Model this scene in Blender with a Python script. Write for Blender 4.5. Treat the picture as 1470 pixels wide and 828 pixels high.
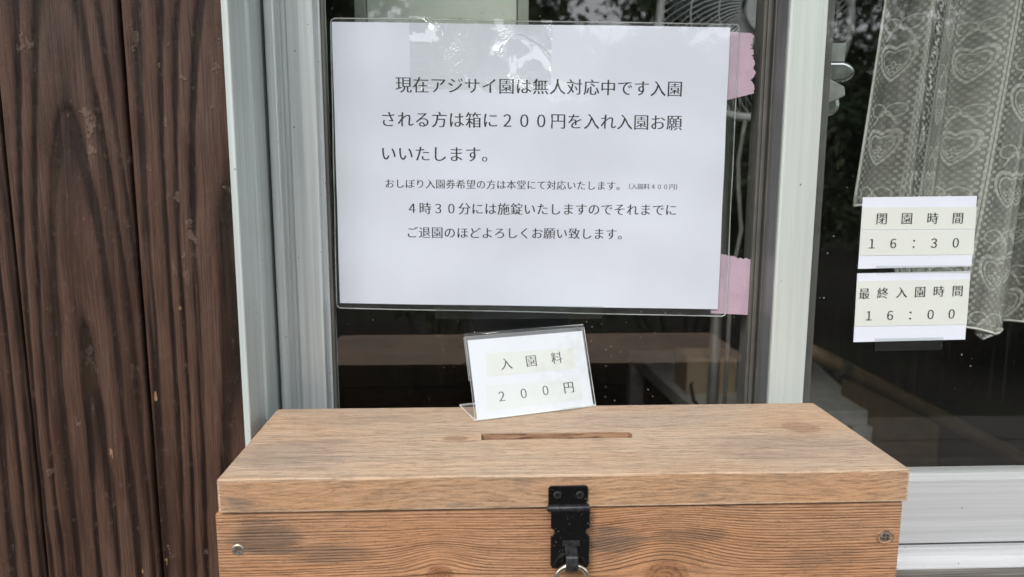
import bpy, math, random
import numpy as np
from mathutils import Vector, Matrix, noise as mnoise
R = math.radians
random.seed(7); rng = np.random.default_rng(11)
for o in list(bpy.data.objects): bpy.data.objects.remove(o)
SC = bpy.context.scene; COL = SC.collection

# ------------------------------------------------------------------ camera, sky, sun, exposure
CAMZ = 1.5
YAW, PIT, ROL, FPX = R(2.5), R(8.8), R(0.12), 1062.0
fw = Vector((math.sin(YAW)*math.cos(PIT), math.cos(YAW)*math.cos(PIT), -math.sin(PIT)))
rt = Vector((math.cos(YAW), -math.sin(YAW), 0)); up = rt.cross(fw)
rt2 = rt*math.cos(ROL)+up*math.sin(ROL); up2 = up*math.cos(ROL)-rt*math.sin(ROL)
cam = bpy.data.cameras.new('camera'); co = bpy.data.objects.new('camera', cam); COL.objects.link(co)
m = Matrix((rt2, up2, -fw)).transposed().to_4x4(); m.translation = (0, 0, CAMZ); co.matrix_world = m
cam.sensor_width = 36; cam.lens = 36*FPX/1470; cam.clip_start = .01; cam.clip_end = 800
cam.dof.use_dof = True; cam.dof.focus_distance = .50; cam.dof.aperture_fstop = 8.5
SC.camera = co
W = bpy.data.worlds.new("World"); SC.world = W; W.use_nodes = True
SUN_EL, SUN_AZ = 43, -30           # degrees; azimuth measured from -Y (in front of the wall) towards -X
nt = W.node_tree; nt.nodes.clear()
sky = nt.nodes.new('ShaderNodeTexSky'); sky.sky_type = 'NISHITA'; sky.sun_disc = False
sky.sun_elevation = R(SUN_EL); sky.sun_rotation = R(180-SUN_AZ); sky.dust_density = 4; sky.air_density = 1.2; sky.ozone_density = 1
tc = nt.nodes.new('ShaderNodeTexCoord'); nz = nt.nodes.new('ShaderNodeTexNoise'); nz.inputs['Scale'].default_value = 2.2; nz.inputs['Detail'].default_value = 6
nt.links.new(tc.outputs['Generated'], nz.inputs['Vector'])
cr = nt.nodes.new('ShaderNodeMapRange'); cr.inputs[1].default_value = .3; cr.inputs[2].default_value = .6; cr.inputs[3].default_value = .62; cr.inputs[4].default_value = .93
nt.links.new(nz.outputs['Fac'], cr.inputs[0])
mx = nt.nodes.new('ShaderNodeMix'); mx.data_type = 'RGBA'; mx.inputs[7].default_value = (13.5, 13.9, 14.6, 1)
nt.links.new(cr.outputs[0], mx.inputs[0]); nt.links.new(sky.outputs[0], mx.inputs[6])
bg = nt.nodes.new('ShaderNodeBackground'); bg.inputs['Strength'].default_value = .11
nt.links.new(mx.outputs[2], bg.inputs['Color'])
wo = nt.nodes.new('ShaderNodeOutputWorld'); nt.links.new(bg.outputs[0], wo.inputs[0])
sl = bpy.data.lights.new('sun', 'SUN'); sl.energy = 1.3; sl.angle = R(20); sl.color = (1, .96, .9)
so = bpy.data.objects.new('sun', sl); COL.objects.link(so)
sd = Vector((math.sin(R(SUN_AZ))*math.cos(R(SUN_EL)), -math.cos(R(SUN_AZ))*math.cos(R(SUN_EL)), math.sin(R(SUN_EL))))
so.rotation_euler = sd.to_track_quat('Z', 'Y').to_euler(); so.location = (0, -3, 5)
VS = SC.view_settings; VS.view_transform = 'Standard'; VS.look = 'None'; VS.exposure = 0.80; VS.gamma = 1
SC.cycles.max_bounces = 10; SC.cycles.transparent_max_bounces = 24; SC.cycles.caustics_reflective = False; SC.cycles.caustics_refractive = False

def at(px, py, X=None, Y=None, Z=None):
    """point of the place seen at a photograph pixel (1470 wide), on a known plane"""
    d = fw+rt2*((px-735)/FPX)-up2*((py-414)/FPX); c = Vector((0, 0, CAMZ))
    if X is not None: t = (X-c.x)/d.x
    elif Y is not None: t = (Y-c.y)/d.y
    else: t = (Z-c.z)/d.z
    return c+d*t

# ------------------------------------------------------------------ object helpers
def tag(o, label=None, cat=None, group=None, kind=None):
    if label: o['label'] = label
    if cat: o['category'] = cat
    if group: o['group'] = group
    if kind: o['kind'] = kind
    return o
def thing(name, loc, label, cat, group=None, kind=None):
    o = bpy.data.objects.new(name, None); COL.objects.link(o); o.location = loc; o.empty_display_size = .02
    bpy.context.view_layer.update()
    return tag(o, label, cat, group, kind)
def worldloc(o):
    v = Vector((0, 0, 0))
    while o is not None: v = v+o.location; o = o.parent
    return v
class MB:
    """collects shapes given in world coordinates"""
    def __init__(s): s.v = []; s.f = []; s.m = []
    def add(s, vs, fs, mi=0):
        n = len(s.v); s.v += [tuple(v) for v in vs]; s.f += [tuple(i+n for i in f) for f in fs]; s.m += [mi]*len(fs); return s
    def box(s, a, b, mi=0, bev=0):
        x0, y0, z0 = [min(p, q) for p, q in zip(a, b)]; x1, y1, z1 = [max(p, q) for p, q in zip(a, b)]
        s.add([(x0,y0,z0),(x1,y0,z0),(x1,y1,z0),(x0,y1,z0),(x0,y0,z1),(x1,y0,z1),(x1,y1,z1),(x0,y1,z1)],
              [(0,3,2,1),(4,5,6,7),(0,1,5,4),(1,2,6,5),(2,3,7,6),(3,0,4,7)], mi); return s
    def prism(s, pts, vec, mi=0):
        n = len(pts); P = [Vector(p) for p in pts]; V = Vector(vec)
        s.add(P+[p+V for p in P], [tuple(range(n))[::-1], tuple(range(n, 2*n))]+[(i, (i+1) % n, (i+1) % n+n, i+n) for i in range(n)], mi); return s
    def tube(s, pts, r, n=8, closed=False, mi=0):
        P = [Vector(p) for p in pts]; N = len(P); rs = r if hasattr(r, '__len__') else [r]*N
        base = []; prev = None
        for i in range(N):
            a = P[(i-1) % N] if (closed or i > 0) else P[i]; b = P[(i+1) % N] if (closed or i < N-1) else P[i]
            t = (b-a).normalized()
            if prev is None: prev = t.orthogonal().normalized()
            q = prev-t*prev.dot(t); q = q.normalized() if q.length > 1e-6 else t.orthogonal().normalized(); prev = q
            w = t.cross(q)
            for k in range(n):
                an = 2*math.pi*k/n; base.append(P[i]+(q*math.cos(an)+w*math.sin(an))*rs[i])
        fs = []
        for i in range(N if closed else N-1):
            j = (i+1) % N
            for k in range(n): fs.append((i*n+k, i*n+(k+1) % n, j*n+(k+1) % n, j*n+k))
        if not closed: fs += [tuple(range(n))[::-1], tuple(range((N-1)*n, N*n))]
        s.add(base, fs, mi); return s
    def build(s, name, mats, parent=None, bevel=0, seg=2, smooth=False):
        L = worldloc(parent) if parent else Vector((0, 0, 0))
        me = bpy.data.meshes.new(name); me.from_pydata([(v[0]-L.x, v[1]-L.y, v[2]-L.z) for v in s.v], [], s.f)
        for mt in (mats if isinstance(mats, (list, tuple)) else [mats]): me.materials.append(mt)
        for p, i in zip(me.polygons, s.m): p.material_index = i; p.use_smooth = smooth
        o = bpy.data.objects.new(name, me); COL.objects.link(o); o.parent = parent
        if bevel:
            b = o.modifiers.new('bevel', 'BEVEL'); b.width = bevel; b.segments = seg; b.limit_method = 'ANGLE'; b.angle_limit = R(40); b.harden_normals = False
            for p in me.polygons: p.use_smooth = False
        return o
def bx(name, a, b, mat, parent=None, bevel=.0008, label=None):
    o = MB().box(a, b).build(name, mat, parent, bevel)
    if label: o['label'] = label
    return o
def grid(name, U, V, fn, mat, parent=None, smooth=True, attr=None):
    """fn(u array, v array) -> (n,3) world positions"""
    uu, vv = np.meshgrid(U, V); P = fn(uu.ravel(), vv.ravel())
    L = worldloc(parent) if parent else Vector((0, 0, 0)); P = P-np.array(L[:])
    nu, nv = len(U), len(V); idx = np.arange(nu*nv).reshape(nv, nu)
    F = np.stack([idx[:-1, :-1], idx[:-1, 1:], idx[1:, 1:], idx[1:, :-1]], -1).reshape(-1, 4)
    return npmesh(name, P, F, mat, parent, smooth, attr)
def npmesh(name, P, F, mat, parent=None, smooth=False, attr=None):
    me = bpy.data.meshes.new(name); me.vertices.add(len(P)); me.vertices.foreach_set('co', np.asarray(P, dtype=np.float32).ravel())
    k = F.shape[1]; me.loops.add(F.size); me.loops.foreach_set('vertex_index', F.ravel().astype(np.int32))
    me.polygons.add(len(F)); me.polygons.foreach_set('loop_start', (np.arange(len(F))*k).astype(np.int32)); me.polygons.foreach_set('loop_total', np.full(len(F), k, np.int32))
    me.update(calc_edges=True); me.polygons.foreach_set('use_smooth', np.full(len(F), smooth))
    if attr is not None:
        a = me.attributes.new('grain', 'FLOAT', 'POINT'); a.data.foreach_set('value', attr.astype(np.float32))
    me.materials.append(mat); me.validate()
    o = bpy.data.objects.new(name, me); COL.objects.link(o); o.parent = parent; return o

# ------------------------------------------------------------------ node helpers
class E:
    def __init__(s, T, k): s.T = T; s.k = k
    def _m(s, op, a, b=None, c=None):
        n = s.T.nt.nodes.new('ShaderNodeMath'); n.operation = op
        for i, x in enumerate((a, b, c)):
            if x is None: continue
            if isinstance(x, E): s.T.nt.links.new(x.k, n.inputs[i])
            else: n.inputs[i].default_value = float(x)
        return E(s.T, n.outputs[0])
    def __add__(a, b): return a._m('ADD', a, b)
    __radd__ = __add__
    def __sub__(a, b): return a._m('SUBTRACT', a, b)
    def __rsub__(a, b): return a._m('SUBTRACT', b, a)
    def __mul__(a, b): return a._m('MULTIPLY', a, b)
    __rmul__ = __mul__
    def __truediv__(a, b): return a._m('DIVIDE', a, b)
    def sin(a): return a._m('SINE', a)
    def fract(a): return a._m('FRACT', a)
    def floor(a): return a._m('FLOOR', a)
    def abs(a): return a._m('ABSOLUTE', a)
    def exp(a): return a._m('EXPONENT', a)
    def sqrt(a): return a._m('SQRT', a)
    def pow(a, b): return a._m('POWER', a, b)
    def min(a, b): return a._m('MINIMUM', a, b)
    def max(a, b): return a._m('MAXIMUM', a, b)
    def lt(a, b): return a._m('LESS_THAN', a, b)
    def gt(a, b): return a._m('GREATER_THAN', a, b)
    def atan2(a, b): return a._m('ARCTAN2', a, b)
    def ss(a, lo, hi, o0=0, o1=1):
        n = a.T.nt.nodes.new('ShaderNodeMapRange'); n.interpolation_type = 'SMOOTHSTEP'
        a.T.nt.links.new(a.k, n.inputs[0])
        for i, v in enumerate((lo, hi, o0, o1)): n.inputs[i+1].default_value = v
        return E(a.T, n.outputs[0])
class Mat:
    def __init__(s, name, kind='p'):
        s.m = bpy.data.materials.new(name); s.m.use_nodes = True; s.nt = s.m.node_tree
        s.b = s.nt.nodes['Principled BSDF']; s.out = s.nt.nodes['Material Output']
        s.tc = s.nt.nodes.new('ShaderNodeTexCoord')
        sp = s.nt.nodes.new('ShaderNodeSeparateXYZ'); s.nt.links.new(s.tc.outputs['Object'], sp.inputs[0])
        s.x, s.y, s.z = [E(s, sp.outputs[i]) for i in range(3)]
    def E(s, k): return E(s, k)
    def vec(s, x, y, z):
        n = s.nt.nodes.new('ShaderNodeCombineXYZ')
        for i, v in enumerate((x, y, z)):
            if isinstance(v, E): s.nt.links.new(v.k, n.inputs[i])
            else: n.inputs[i].default_value = v
        return n.outputs[0]
    def noise(s, x, y, z, scale=1, detail=3, rough=.5, dist=0):
        n = s.nt.nodes.new('ShaderNodeTexNoise'); s.nt.links.new(s.vec(x, y, z), n.inputs['Vector'])
        n.inputs['Scale'].default_value = scale; n.inputs['Detail'].default_value = detail; n.inputs['Roughness'].default_value = rough; n.inputs['Distortion'].default_value = dist
        return E(s, n.outputs['Fac'])
    def mix(s, f, a, b):
        n = s.nt.nodes.new('ShaderNodeMix'); n.data_type = 'RGBA'
        for i, v in ((0, f), (6, a), (7, b)):
            if isinstance(v, E): s.nt.links.new(v.k, n.inputs[i])
            elif hasattr(v, 'node'): s.nt.links.new(v, n.inputs[i])
            elif i == 0: n.inputs[0].default_value = v
            else: n.inputs[i].default_value = (*v, 1)
        return n.outputs[2]
    def bump(s, h, strength=1, dist=.001):
        n = s.nt.nodes.new('ShaderNodeBump'); n.inputs['Strength'].default_value = strength; n.inputs['Distance'].default_value = dist
        s.nt.links.new(h.k, n.inputs['Height']); s.nt.links.new(n.outputs[0], s.b.inputs['Normal']); return n.outputs[0]
    def set(s, **k):
        for a, v in k.items():
            i = s.b.inputs[a.replace('_', ' ')]
            if isinstance(v, E): s.nt.links.new(v.k, i)
            elif hasattr(v, 'node'): s.nt.links.new(v, i)
            elif isinstance(v, (tuple, list)): i.default_value = (*v, 1)
            else: i.default_value = v
        return s
def plain(name, col, rough=.5, metal=0, var=.12, scale=40, spec=.5, bump=0, **kw):
    M = Mat(name); n = M.noise(M.x, M.y, M.z, scale, 4, .6)
    c2 = tuple(c*(1-var) for c in col); c1 = tuple(min(1, c*(1+var)) for c in col)
    M.set(Base_Color=M.mix(n.ss(.3, .7), c2, c1), Roughness=n*.15+(rough-.07), Metallic=metal, Specular_IOR_Level=spec, **kw)
    if bump: M.bump(M.noise(M.x, M.y, M.z, scale*8, 3), 1, bump)
    return M.m
def clear(name, ior=1.5, rough=0., haze=.0, tint=(1, 1, 1), hazecol=(.7, .7, .68), dust=0, bumpfn=None, streak=0):
    """clear sheet: what is behind shows through, a Fresnel share is mirrored, a little haze and dust lie on it"""
    M = Mat(name); nt = M.nt; nt.nodes.remove(M.b)
    tr = nt.nodes.new('ShaderNodeBsdfTransparent'); tr.inputs[0].default_value = (*tint, 1)
    gl = nt.nodes.new('ShaderNodeBsdfGlossy'); gl.inputs['Roughness'].default_value = rough; gl.inputs[0].default_value = (1, 1, 1, 1)
    df = nt.nodes.new('ShaderNodeBsdfDiffuse'); df.inputs[0].default_value = (*hazecol, 1)
    fr = nt.nodes.new('ShaderNodeFresnel'); fr.inputs[0].default_value = ior
    if bumpfn:
        h, dist = bumpfn(M); bn = nt.nodes.new('ShaderNodeBump'); bn.inputs['Distance'].default_value = dist; nt.links.new(h.k, bn.inputs['Height'])
        nt.links.new(bn.outputs[0], gl.inputs['Normal']); nt.links.new(bn.outputs[0], fr.inputs['Normal'])
    geo = nt.nodes.new('ShaderNodeNewGeometry'); frf = E(M, fr.outputs[0])*(1-E(M, geo.outputs['Backfacing']))
    big = M.noise(M.x, M.y, M.z, 9, 4, .6)
    hz = big.ss(.3, .75)*haze+haze*.5
    if streak: hz = hz+M.noise(M.x*60, M.y, M.z*3, 3, 4).ss(.55, .8)*streak
    if dust:
        v = nt.nodes.new('ShaderNodeTexVoronoi'); v.inputs['Scale'].default_value = 260; nt.links.new(M.tc.outputs['Object'], v.inputs['Vector'])
        sc_ = nt.nodes.new('ShaderNodeSeparateColor'); nt.links.new(v.outputs['Color'], sc_.inputs[0])
        d = E(M, v.outputs['Distance']).lt(E(M, sc_.outputs[1])*.16+.06)*E(M, sc_.outputs[0]).gt(1-dust)*M.noise(M.x, M.y, M.z, 6, 2).ss(.4, .62)
        hz = hz.max(d*.55)
    m1 = nt.nodes.new('ShaderNodeMixShader'); nt.links.new(hz.min(1).k, m1.inputs[0]); nt.links.new(tr.outputs[0], m1.inputs[1]); nt.links.new(df.outputs[0], m1.inputs[2])
    m2 = nt.nodes.new('ShaderNodeMixShader'); nt.links.new(frf.k, m2.inputs[0]); nt.links.new(m1.outputs[0], m2.inputs[1]); nt.links.new(gl.outputs[0], m2.inputs[2])
    nt.links.new(m2.outputs[0], M.out.inputs[0]); return M.m

def box_wood(name, kind, knots, stains=()):
    """weathered softwood, grain along X; kind: top / edge / front"""
    M = Mat(name); u = M.x; v = M.y+M.z if kind != 'front' else M.z+M.y*.2
    w = M.noise(u*2.2, v*9, M.y*0, 1, 3, .5)-.5; w2 = M.noise(u*14, v*30, 0., 1, 3, .5)-.5
    if kind == 'edge':
        F = v+w*.03+w2*.012; sp = .0065
    elif kind == 'top':
        F = v+w*.018+w2*.0016; sp = .0021
    else:
        F = v+w*.012+w2*.0010; sp = .00175
    kmask = None; kin = None; kr = None
    for (ku, kv, ru, rv, amp) in knots:
        du = (u-ku); dv = (v-kv)
        r2 = (du*du)/(ru*ru)+(dv*dv)/(rv*rv)
        g = (r2*-.16).exp()
        F = F-dv*g*amp
        ins = (r2+(w2*1.2)).ss(.5, 1.25, 1, 0); halo = (r2*-.22).exp()
        kmask = halo if kmask is None else kmask.max(halo); kin = ins if kin is None else kin.max(ins)
        kr = r2 if kr is None else kr.min(r2)
    ring = (F/sp)+M.noise(u*3, F*160, 0., 1, 2)*1.6
    fr = ring.fract(); line = fr.ss(.30, .80)*fr.ss(.84, 1.0, 1, 0)
    amp = M.noise(u*5, F*240, 0., 1, 3, .6).ss(.28, .68)
    kf = {'top': 560, 'front': 1150, 'edge': 620}[kind]; fib = M.noise(u*60, F*kf, M.y*0, 1, 3, .65); fib2 = M.noise(u*20, F*kf*.45, M.y*0, 1, 3, .6)
    blot = M.noise(u*7, v*16, 0., 1, 5, .6); blot2 = M.noise(u*3.3+7, v*9+3, 0., 1, 4, .6); spk = M.noise(u*500, v*500, M.y*500, 1, 2, .6)
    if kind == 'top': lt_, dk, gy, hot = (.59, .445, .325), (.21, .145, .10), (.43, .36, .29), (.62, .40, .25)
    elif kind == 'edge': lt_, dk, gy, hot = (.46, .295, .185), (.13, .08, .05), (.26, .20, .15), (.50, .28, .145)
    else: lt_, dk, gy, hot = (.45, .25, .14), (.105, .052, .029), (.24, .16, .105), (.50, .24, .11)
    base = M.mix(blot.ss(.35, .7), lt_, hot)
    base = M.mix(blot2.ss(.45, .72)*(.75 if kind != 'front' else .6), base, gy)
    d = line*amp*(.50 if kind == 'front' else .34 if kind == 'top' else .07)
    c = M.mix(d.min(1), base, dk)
    c = M.mix(fib.ss(.42, .68)*.5, c, dk); c = M.mix(fib2.ss(.48, .72)*.5, c, lt_)
    f3 = M.noise(u*210, v*kf*1.4, M.y*0, 1, 2, .7); c = M.mix(f3.ss(.5, .75)*.4, c, tuple(x*1.25 for x in lt_)); f4 = M.noise(u*120+5, v*kf*.8, M.y*0, 1, 3, .75); c = M.mix(f4.ss(.55, .75)*.45, c, tuple(x*.8 for x in dk))
    c = M.mix(spk.ss(.58, .76)*.4, c, dk)
    if kind == 'front':
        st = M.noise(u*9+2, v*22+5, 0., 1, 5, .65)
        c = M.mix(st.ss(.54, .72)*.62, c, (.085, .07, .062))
    for (su_, sv_, ru_, rv_, a_) in stains:
        r2 = ((u-su_)*(u-su_))/(ru_*ru_)+((v-sv_)*(v-sv_))/(rv_*rv_); nn_ = M.noise(u*14, v*(170 if kind == 'front' else 90), 0., 1, 5, .7)
        c = M.mix((r2+(nn_-.5)*5.5).ss(.1, 1.3, 1, 0)*a_, c, (.12, .085, .062) if kind == 'front' else (.24, .20, .165))
    if kind == 'edge':
        st = M.noise(u*24, v*70+5, 0., 1, 5, .65); c = M.mix(st.ss(.52, .7)*.6, c, (.15, .125, .105))
        st = M.noise(u*60+3, v*160, 0., 1, 4, .65); c = M.mix(st.ss(.55, .72)*.5, c, (.46, .34, .22))
    if kmask is not None:
        kring = ((kr.sqrt()*3.7)+w2*7).fract().ss(.2, .95)*M.noise(u*200, v*200, 0., 1, 2).ss(.35, .6)
        c = M.mix(kmask*.35, c, hot if kind == 'front' else (.40, .25, .16))
        kc = M.mix(kring, (.30, .14, .07) if kind == 'front' else (.36, .21, .135), (.11, .05, .028) if kind == 'front' else (.22, .12, .08))
        c = M.mix(kin*(.8 if kind == 'front' else .6), c, kc)
    M.set(Base_Color=c, Roughness=.72, Specular_IOR_Level=.28)
    h = line*amp*(-1.0 if kind == 'front' else -.5 if kind == 'top' else -.12)+fib*.7+fib2*.5+spk*.4+f4*.6
    M.bump(h, 1, .0007)
    return M.m

def metal_paint(name, col, metal=.55, rough=.36, streak=.12, axis='z'):
    M = Mat(name)
    a = M.noise(M.x*260, M.y*260, M.z*3, 1, 3, .6) if axis == 'z' else M.noise(M.x*3, M.y*260, M.z*260, 1, 3, .6)
    b = M.noise(M.x, M.y, M.z, 14, 5, .65); g = M.noise(M.x, M.y, M.z, 420, 2, .6)
    lo = tuple(c*(1-streak) for c in col); hi = tuple(min(1, c*(1+streak)) for c in col)
    c = M.mix(a.ss(.35, .65), lo, hi); c = M.mix(b.ss(.5, .75)*.35, c, tuple(x*.72 for x in (col[0]*1.03, col[1]*1.0, col[2]*.93)))
    sp = g.ss(.66, .74)*b.ss(.45, .7); c = M.mix(sp*.45, c, (.75, .77, .75))
    dk = M.noise(M.x+3, M.y, M.z, 300, 1, .5).ss(.76, .8); c = M.mix(dk*.8, c, (.05, .045, .04))
    fs = M.noise(M.x*900, M.y*900, M.z*12, 1, 3, .6) if axis == 'z' else M.noise(M.x*12, M.y*900, M.z*900, 1, 3, .6)
    c = M.mix(fs.ss(.4, .7)*.16, c, tuple(x*.6 for x in col))
    M.set(Base_Color=c, Metallic=metal, Roughness=a*.12+b*.12+(rough-.1)); M.bump(a+g*.4, .5, .00006); return M.m

def board_mat():
    M = Mat('stained_wood'); at_ = M.nt.nodes.new('ShaderNodeAttribute'); at_.attribute_name = 'grain'; g = M.E(at_.outputs['Fac'])
    fib = M.noise(M.x*900, M.y, M.z*22, 1, 4, .65); fib2 = M.noise(M.x*260, M.y, M.z*7, 1, 3, .6)
    b = M.noise(M.x*14, M.y, M.z*5, 1, 5, .6); f = M.noise(M.x*220, M.y, M.z*120, 1, 4, .7)
    c = M.mix(g.ss(.0, .7), (.012, .0047, .0028), (.092, .048, .032))
    c = M.mix(b.ss(.42, .7)*g.ss(.2, .8)*.6, c, (.112, .070, .054)); c = M.mix(fib.ss(.42, .62)*.5, c, (.022, .010, .006)); c = M.mix(fib2.ss(.50, .72)*.4, c, (.125, .078, .056))
    b2 = M.noise(M.x*34+3, M.y, M.z*2.6, 1, 4, .6, .6); c = M.mix(b2.ss(.48, .64)*.72, c, (.026, .0115, .0065))
    c = M.mix((M.noise(M.x*9+4, M.y, M.z*3.1, 1, 3).ss(.58, .75))*.55, c, (.013, .007, .005))
    c = M.mix(f.ss(.56, .72)*.32, c, (.15, .105, .085))
    ch = M.noise(M.x*75, M.y, M.z*42, 1, 4, .6).ss(.615, .65)*M.noise(M.x*10+2, M.y, M.z*8, 1, 2).ss(.42, .6)
    c = M.mix(ch*.4, c, (.20, .14, .11))
    ch2 = M.noise(M.x*60+9, M.y, M.z*34, 1, 3, .5).ss(.70, .72); c = M.mix(ch2*.8, c, (.36, .21, .11))
    M.set(Base_Color=c, Roughness=f*.25+.46, Specular_IOR_Level=.28); M.bump(fib*.9+fib2*.5+f*.9+ch*.5, 1, .0008); return M.m

M_board = board_mat()
M_alu = metal_paint('silver_aluminium', (.66, .695, .69), .3, .4)
M_alu_g = metal_paint('greenish_aluminium', (.56, .615, .60), .25, .45, .10)
M_alu_w = metal_paint('pale_aluminium', (.60, .64, .61), .2, .42, .035)
M_alu_x = metal_paint('sill_aluminium', (.69, .70, .715), .35, .34, .07, 'x')
M_gasket = plain('dark_gasket', (.045, .045, .042), .6)
M_chan = plain('channel_grey', (.15, .145, .135), .5, .3)
M_glass = clear('window_glass', 1.95, 0, .005, (.93, .95, .94), (.5, .5, .47), dust=.24, streak=.02)
M_fullclear = clear('clear_back', 1.0, 0, 0)

def xy(px, Y, py=252): return at(px, py, Y=Y).x
# ------------------------------------------------------------------ the window
ZB, ZT = 1.272, 2.10           # glass area bottom / top
ZS = 1.2145                     # sill top at the rails' feet
XL = xy(341, .48); XM = None
wf = thing('window_frame', (XL, .52, ZS), 'silver aluminium frame with tracks around the two sliding panes', 'window frame')
def vprof(name, pts, z0, z1, mat, parent, mir=None, smooth=False):
    P = [((mir-p[0]) if mir is not None else p[0], p[1], z0) for p in pts]
    return MB().prism(P, (0, 0, z1-z0)).build(name, mat, parent, .0006, 2)
XR = .66; MIR = XL+XR
def X(px, Y): return xy(px, Y)
jl = [(X(329.5,.48), .481), (X(340,.48), .479), (XL, .480), (XL+.0002, .512), (XL+.0022, .5125), (XL+.0022, .516), (XL+.0002, .5165), (XL, .60), (X(329.5,.48), .60)]
vprof('jamb', jl, 1.17, 2.16, M_alu_g, wf)
vprof('jamb', jl, 1.17, 2.16, M_alu_g, wf, mir=MIR)
MB().prism([(XL, .4795, ZT+.045), (XL, .60, ZT+.045), (XL, .60, ZT+.06), (XL, .4795, ZT+.06)], (XR-XL, 0, 0)).build('head', M_alu_x, wf, .0006)
# sill: stepped tracks running along X
def zf(py, Y, px=1400): return at(px, py, Y=Y).z
prof = [(.600, 1.16), (.600, ZS-.002), (.556, ZS-.002), (.556, ZS+.010), (.553, ZS+.010), (.553, ZS-.004), (.533, ZS-.004), (.533, ZS-.0045), (.529, ZS-.0045),
        (.529, ZS-.003), (.5255, ZS-.003), (.5255, ZS-.010), (.520, ZS-.011), (.512, ZS-.0115), (.512, ZS-.0135), (.504, ZS-.0145), (.504, ZS-.0165), (.492, ZS-.0185), (.492, ZS-.026), (.497, ZS-.027), (.497, 1.16)]
MB().prism([(XL+.0005, y, z) for y, z in prof], (XR-XL-.001, 0, 0)).build('sill', M_alu_x, wf, .0004)
# inner (left) sash
XG0, XG1 = X(472, .562), X(1084, .562)
XI1 = X(1166, .575)
sa = thing('window_sash', ((XG0+XG1)/2, .56, ZS), 'left sliding window sash holding the pane behind the laminated notice', 'window sash')
lst = [(XL+.001, .5555), (X(389,.547), .5545), (X(389,.547), .547), (X(392,.547), .5455), (X(402,.547), .5455), (X(404,.547), .547), (X(405,.55), .5505), (X(412,.55), .5505), (X(413,.549), .549), (X(419,.549), .5488),
       (X(420,.547), .547), (X(453,.547), .547), (X(457,.548), .548), (X(463,.555), .555), (X(465,.556), .5565), (X(467,.556), .5565), (X(467,.556), .580), (XL+.001, .580)]
vprof('stile', lst, ZS+.004, ZT+.04, M_alu, sa)
MB().box((X(467,.5565)+.0002, .558, ZB-.002), (XG0+.001, .564, ZT+.002)).box((XG1-.0005, .5585, ZB-.002), (XG1+.002, .564, ZT+.002)).build('gasket', M_chan, sa, .0005)
rst = [(XG1+.0022, .5575), (X(1090,.557), .5565), (X(1090,.557), .5555), (X(1096,.556), .5555), (X(1096.5,.558), .560), (X(1099,.558), .560), (X(1100,.556), .5545), (XI1, .5545), (XI1, .584), (XG1+.0022, .584)]
vprof('stile', rst, ZS+.004, ZT+.04, M_chan, sa)
bx('rail', (X(467,.5565)+.0004, .549, ZS+.004), (XG1+.002, .580, ZB-.0022), M_alu, sa)
bx('rail', (X(467,.5565)+.0004, .549, ZT+.0022), (XG1+.002, .580, ZT+.04), M_alu, sa)
MB().box((XG0-.002, .562, ZB-.003), (XG1+.003, .567, ZT+.003)).build('glass_pane', [M_glass, M_fullclear], sa)
def pane_mats(o):
    for p in o.data.polygons: p.material_index = 0 if p.normal.y < -.5 else 1
pane_mats(bpy.data.objects['glass_pane'])
# outer (right) sash
XO0, XO1 = X(1122, .53), X(1174, .53)
XOR = XR-.003
so_ = thing('window_sash', ((XO0+XOR)/2, .54, ZS), 'right sliding window sash with pale stile and the pane carrying the opening times', 'window sash')
ost = [(XO0, .531), (XO0+.0012, .5300), (XO1-.001, .5300), (XO1, .5305), (XO1, .5385), (XO1+.001, .539), (XO1+.001, .5525), (XO0, .5525)]
vprof('stile', ost, ZS-.001, ZT+.044, M_alu_w, so_)
side = MB().box((XO0-.0008, .5335, ZS), (XO0-.0001, .5520, ZT+.04)).build('stile_side', metal_paint('shaded_side_metal', (.22, .225, .235), .4, .4), so_)  # thin sheet over the stile's side; its shade is put into the darker colour
vprof('stile', [(XOR-.045, .5300), (XOR, .5300), (XOR, .5525), (XOR-.045, .5525)], ZS-.001, ZT+.044, M_alu_w, so_)
ZR = zf(688.5, .53); ZR2 = zf(678, .5385)
MB().prism([(XO1+.0002, .5302, ZS-.001), (XO1+.0002, .5302, ZR), (XO1+.0002, .5312, ZR+.0005), (XO1+.0002, .5385, ZR2), (XO1+.0002, .5515, ZR2), (XO1+.0002, .5515, ZS-.001)], (XOR-.045-XO1-.0004, 0, 0)).build('rail', M_alu_x, so_, .0003)
bx('rail', (XO1+.0002, .5305, ZT+.002), (XOR-.0452, .5515, ZT+.044), M_alu_w, so_)
pg = MB().box((XO1-.002, .5405, ZR2-.003), (XOR-.043, .5455, ZT+.004)).build('glass_pane', [M_glass, M_fullclear], so_); pane_mats(pg)
MB().box((XO1+.0012, .5392, ZR2+.0003), (XO1+.0022, .5403, ZT)).build('gasket', M_gasket, so_)
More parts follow.
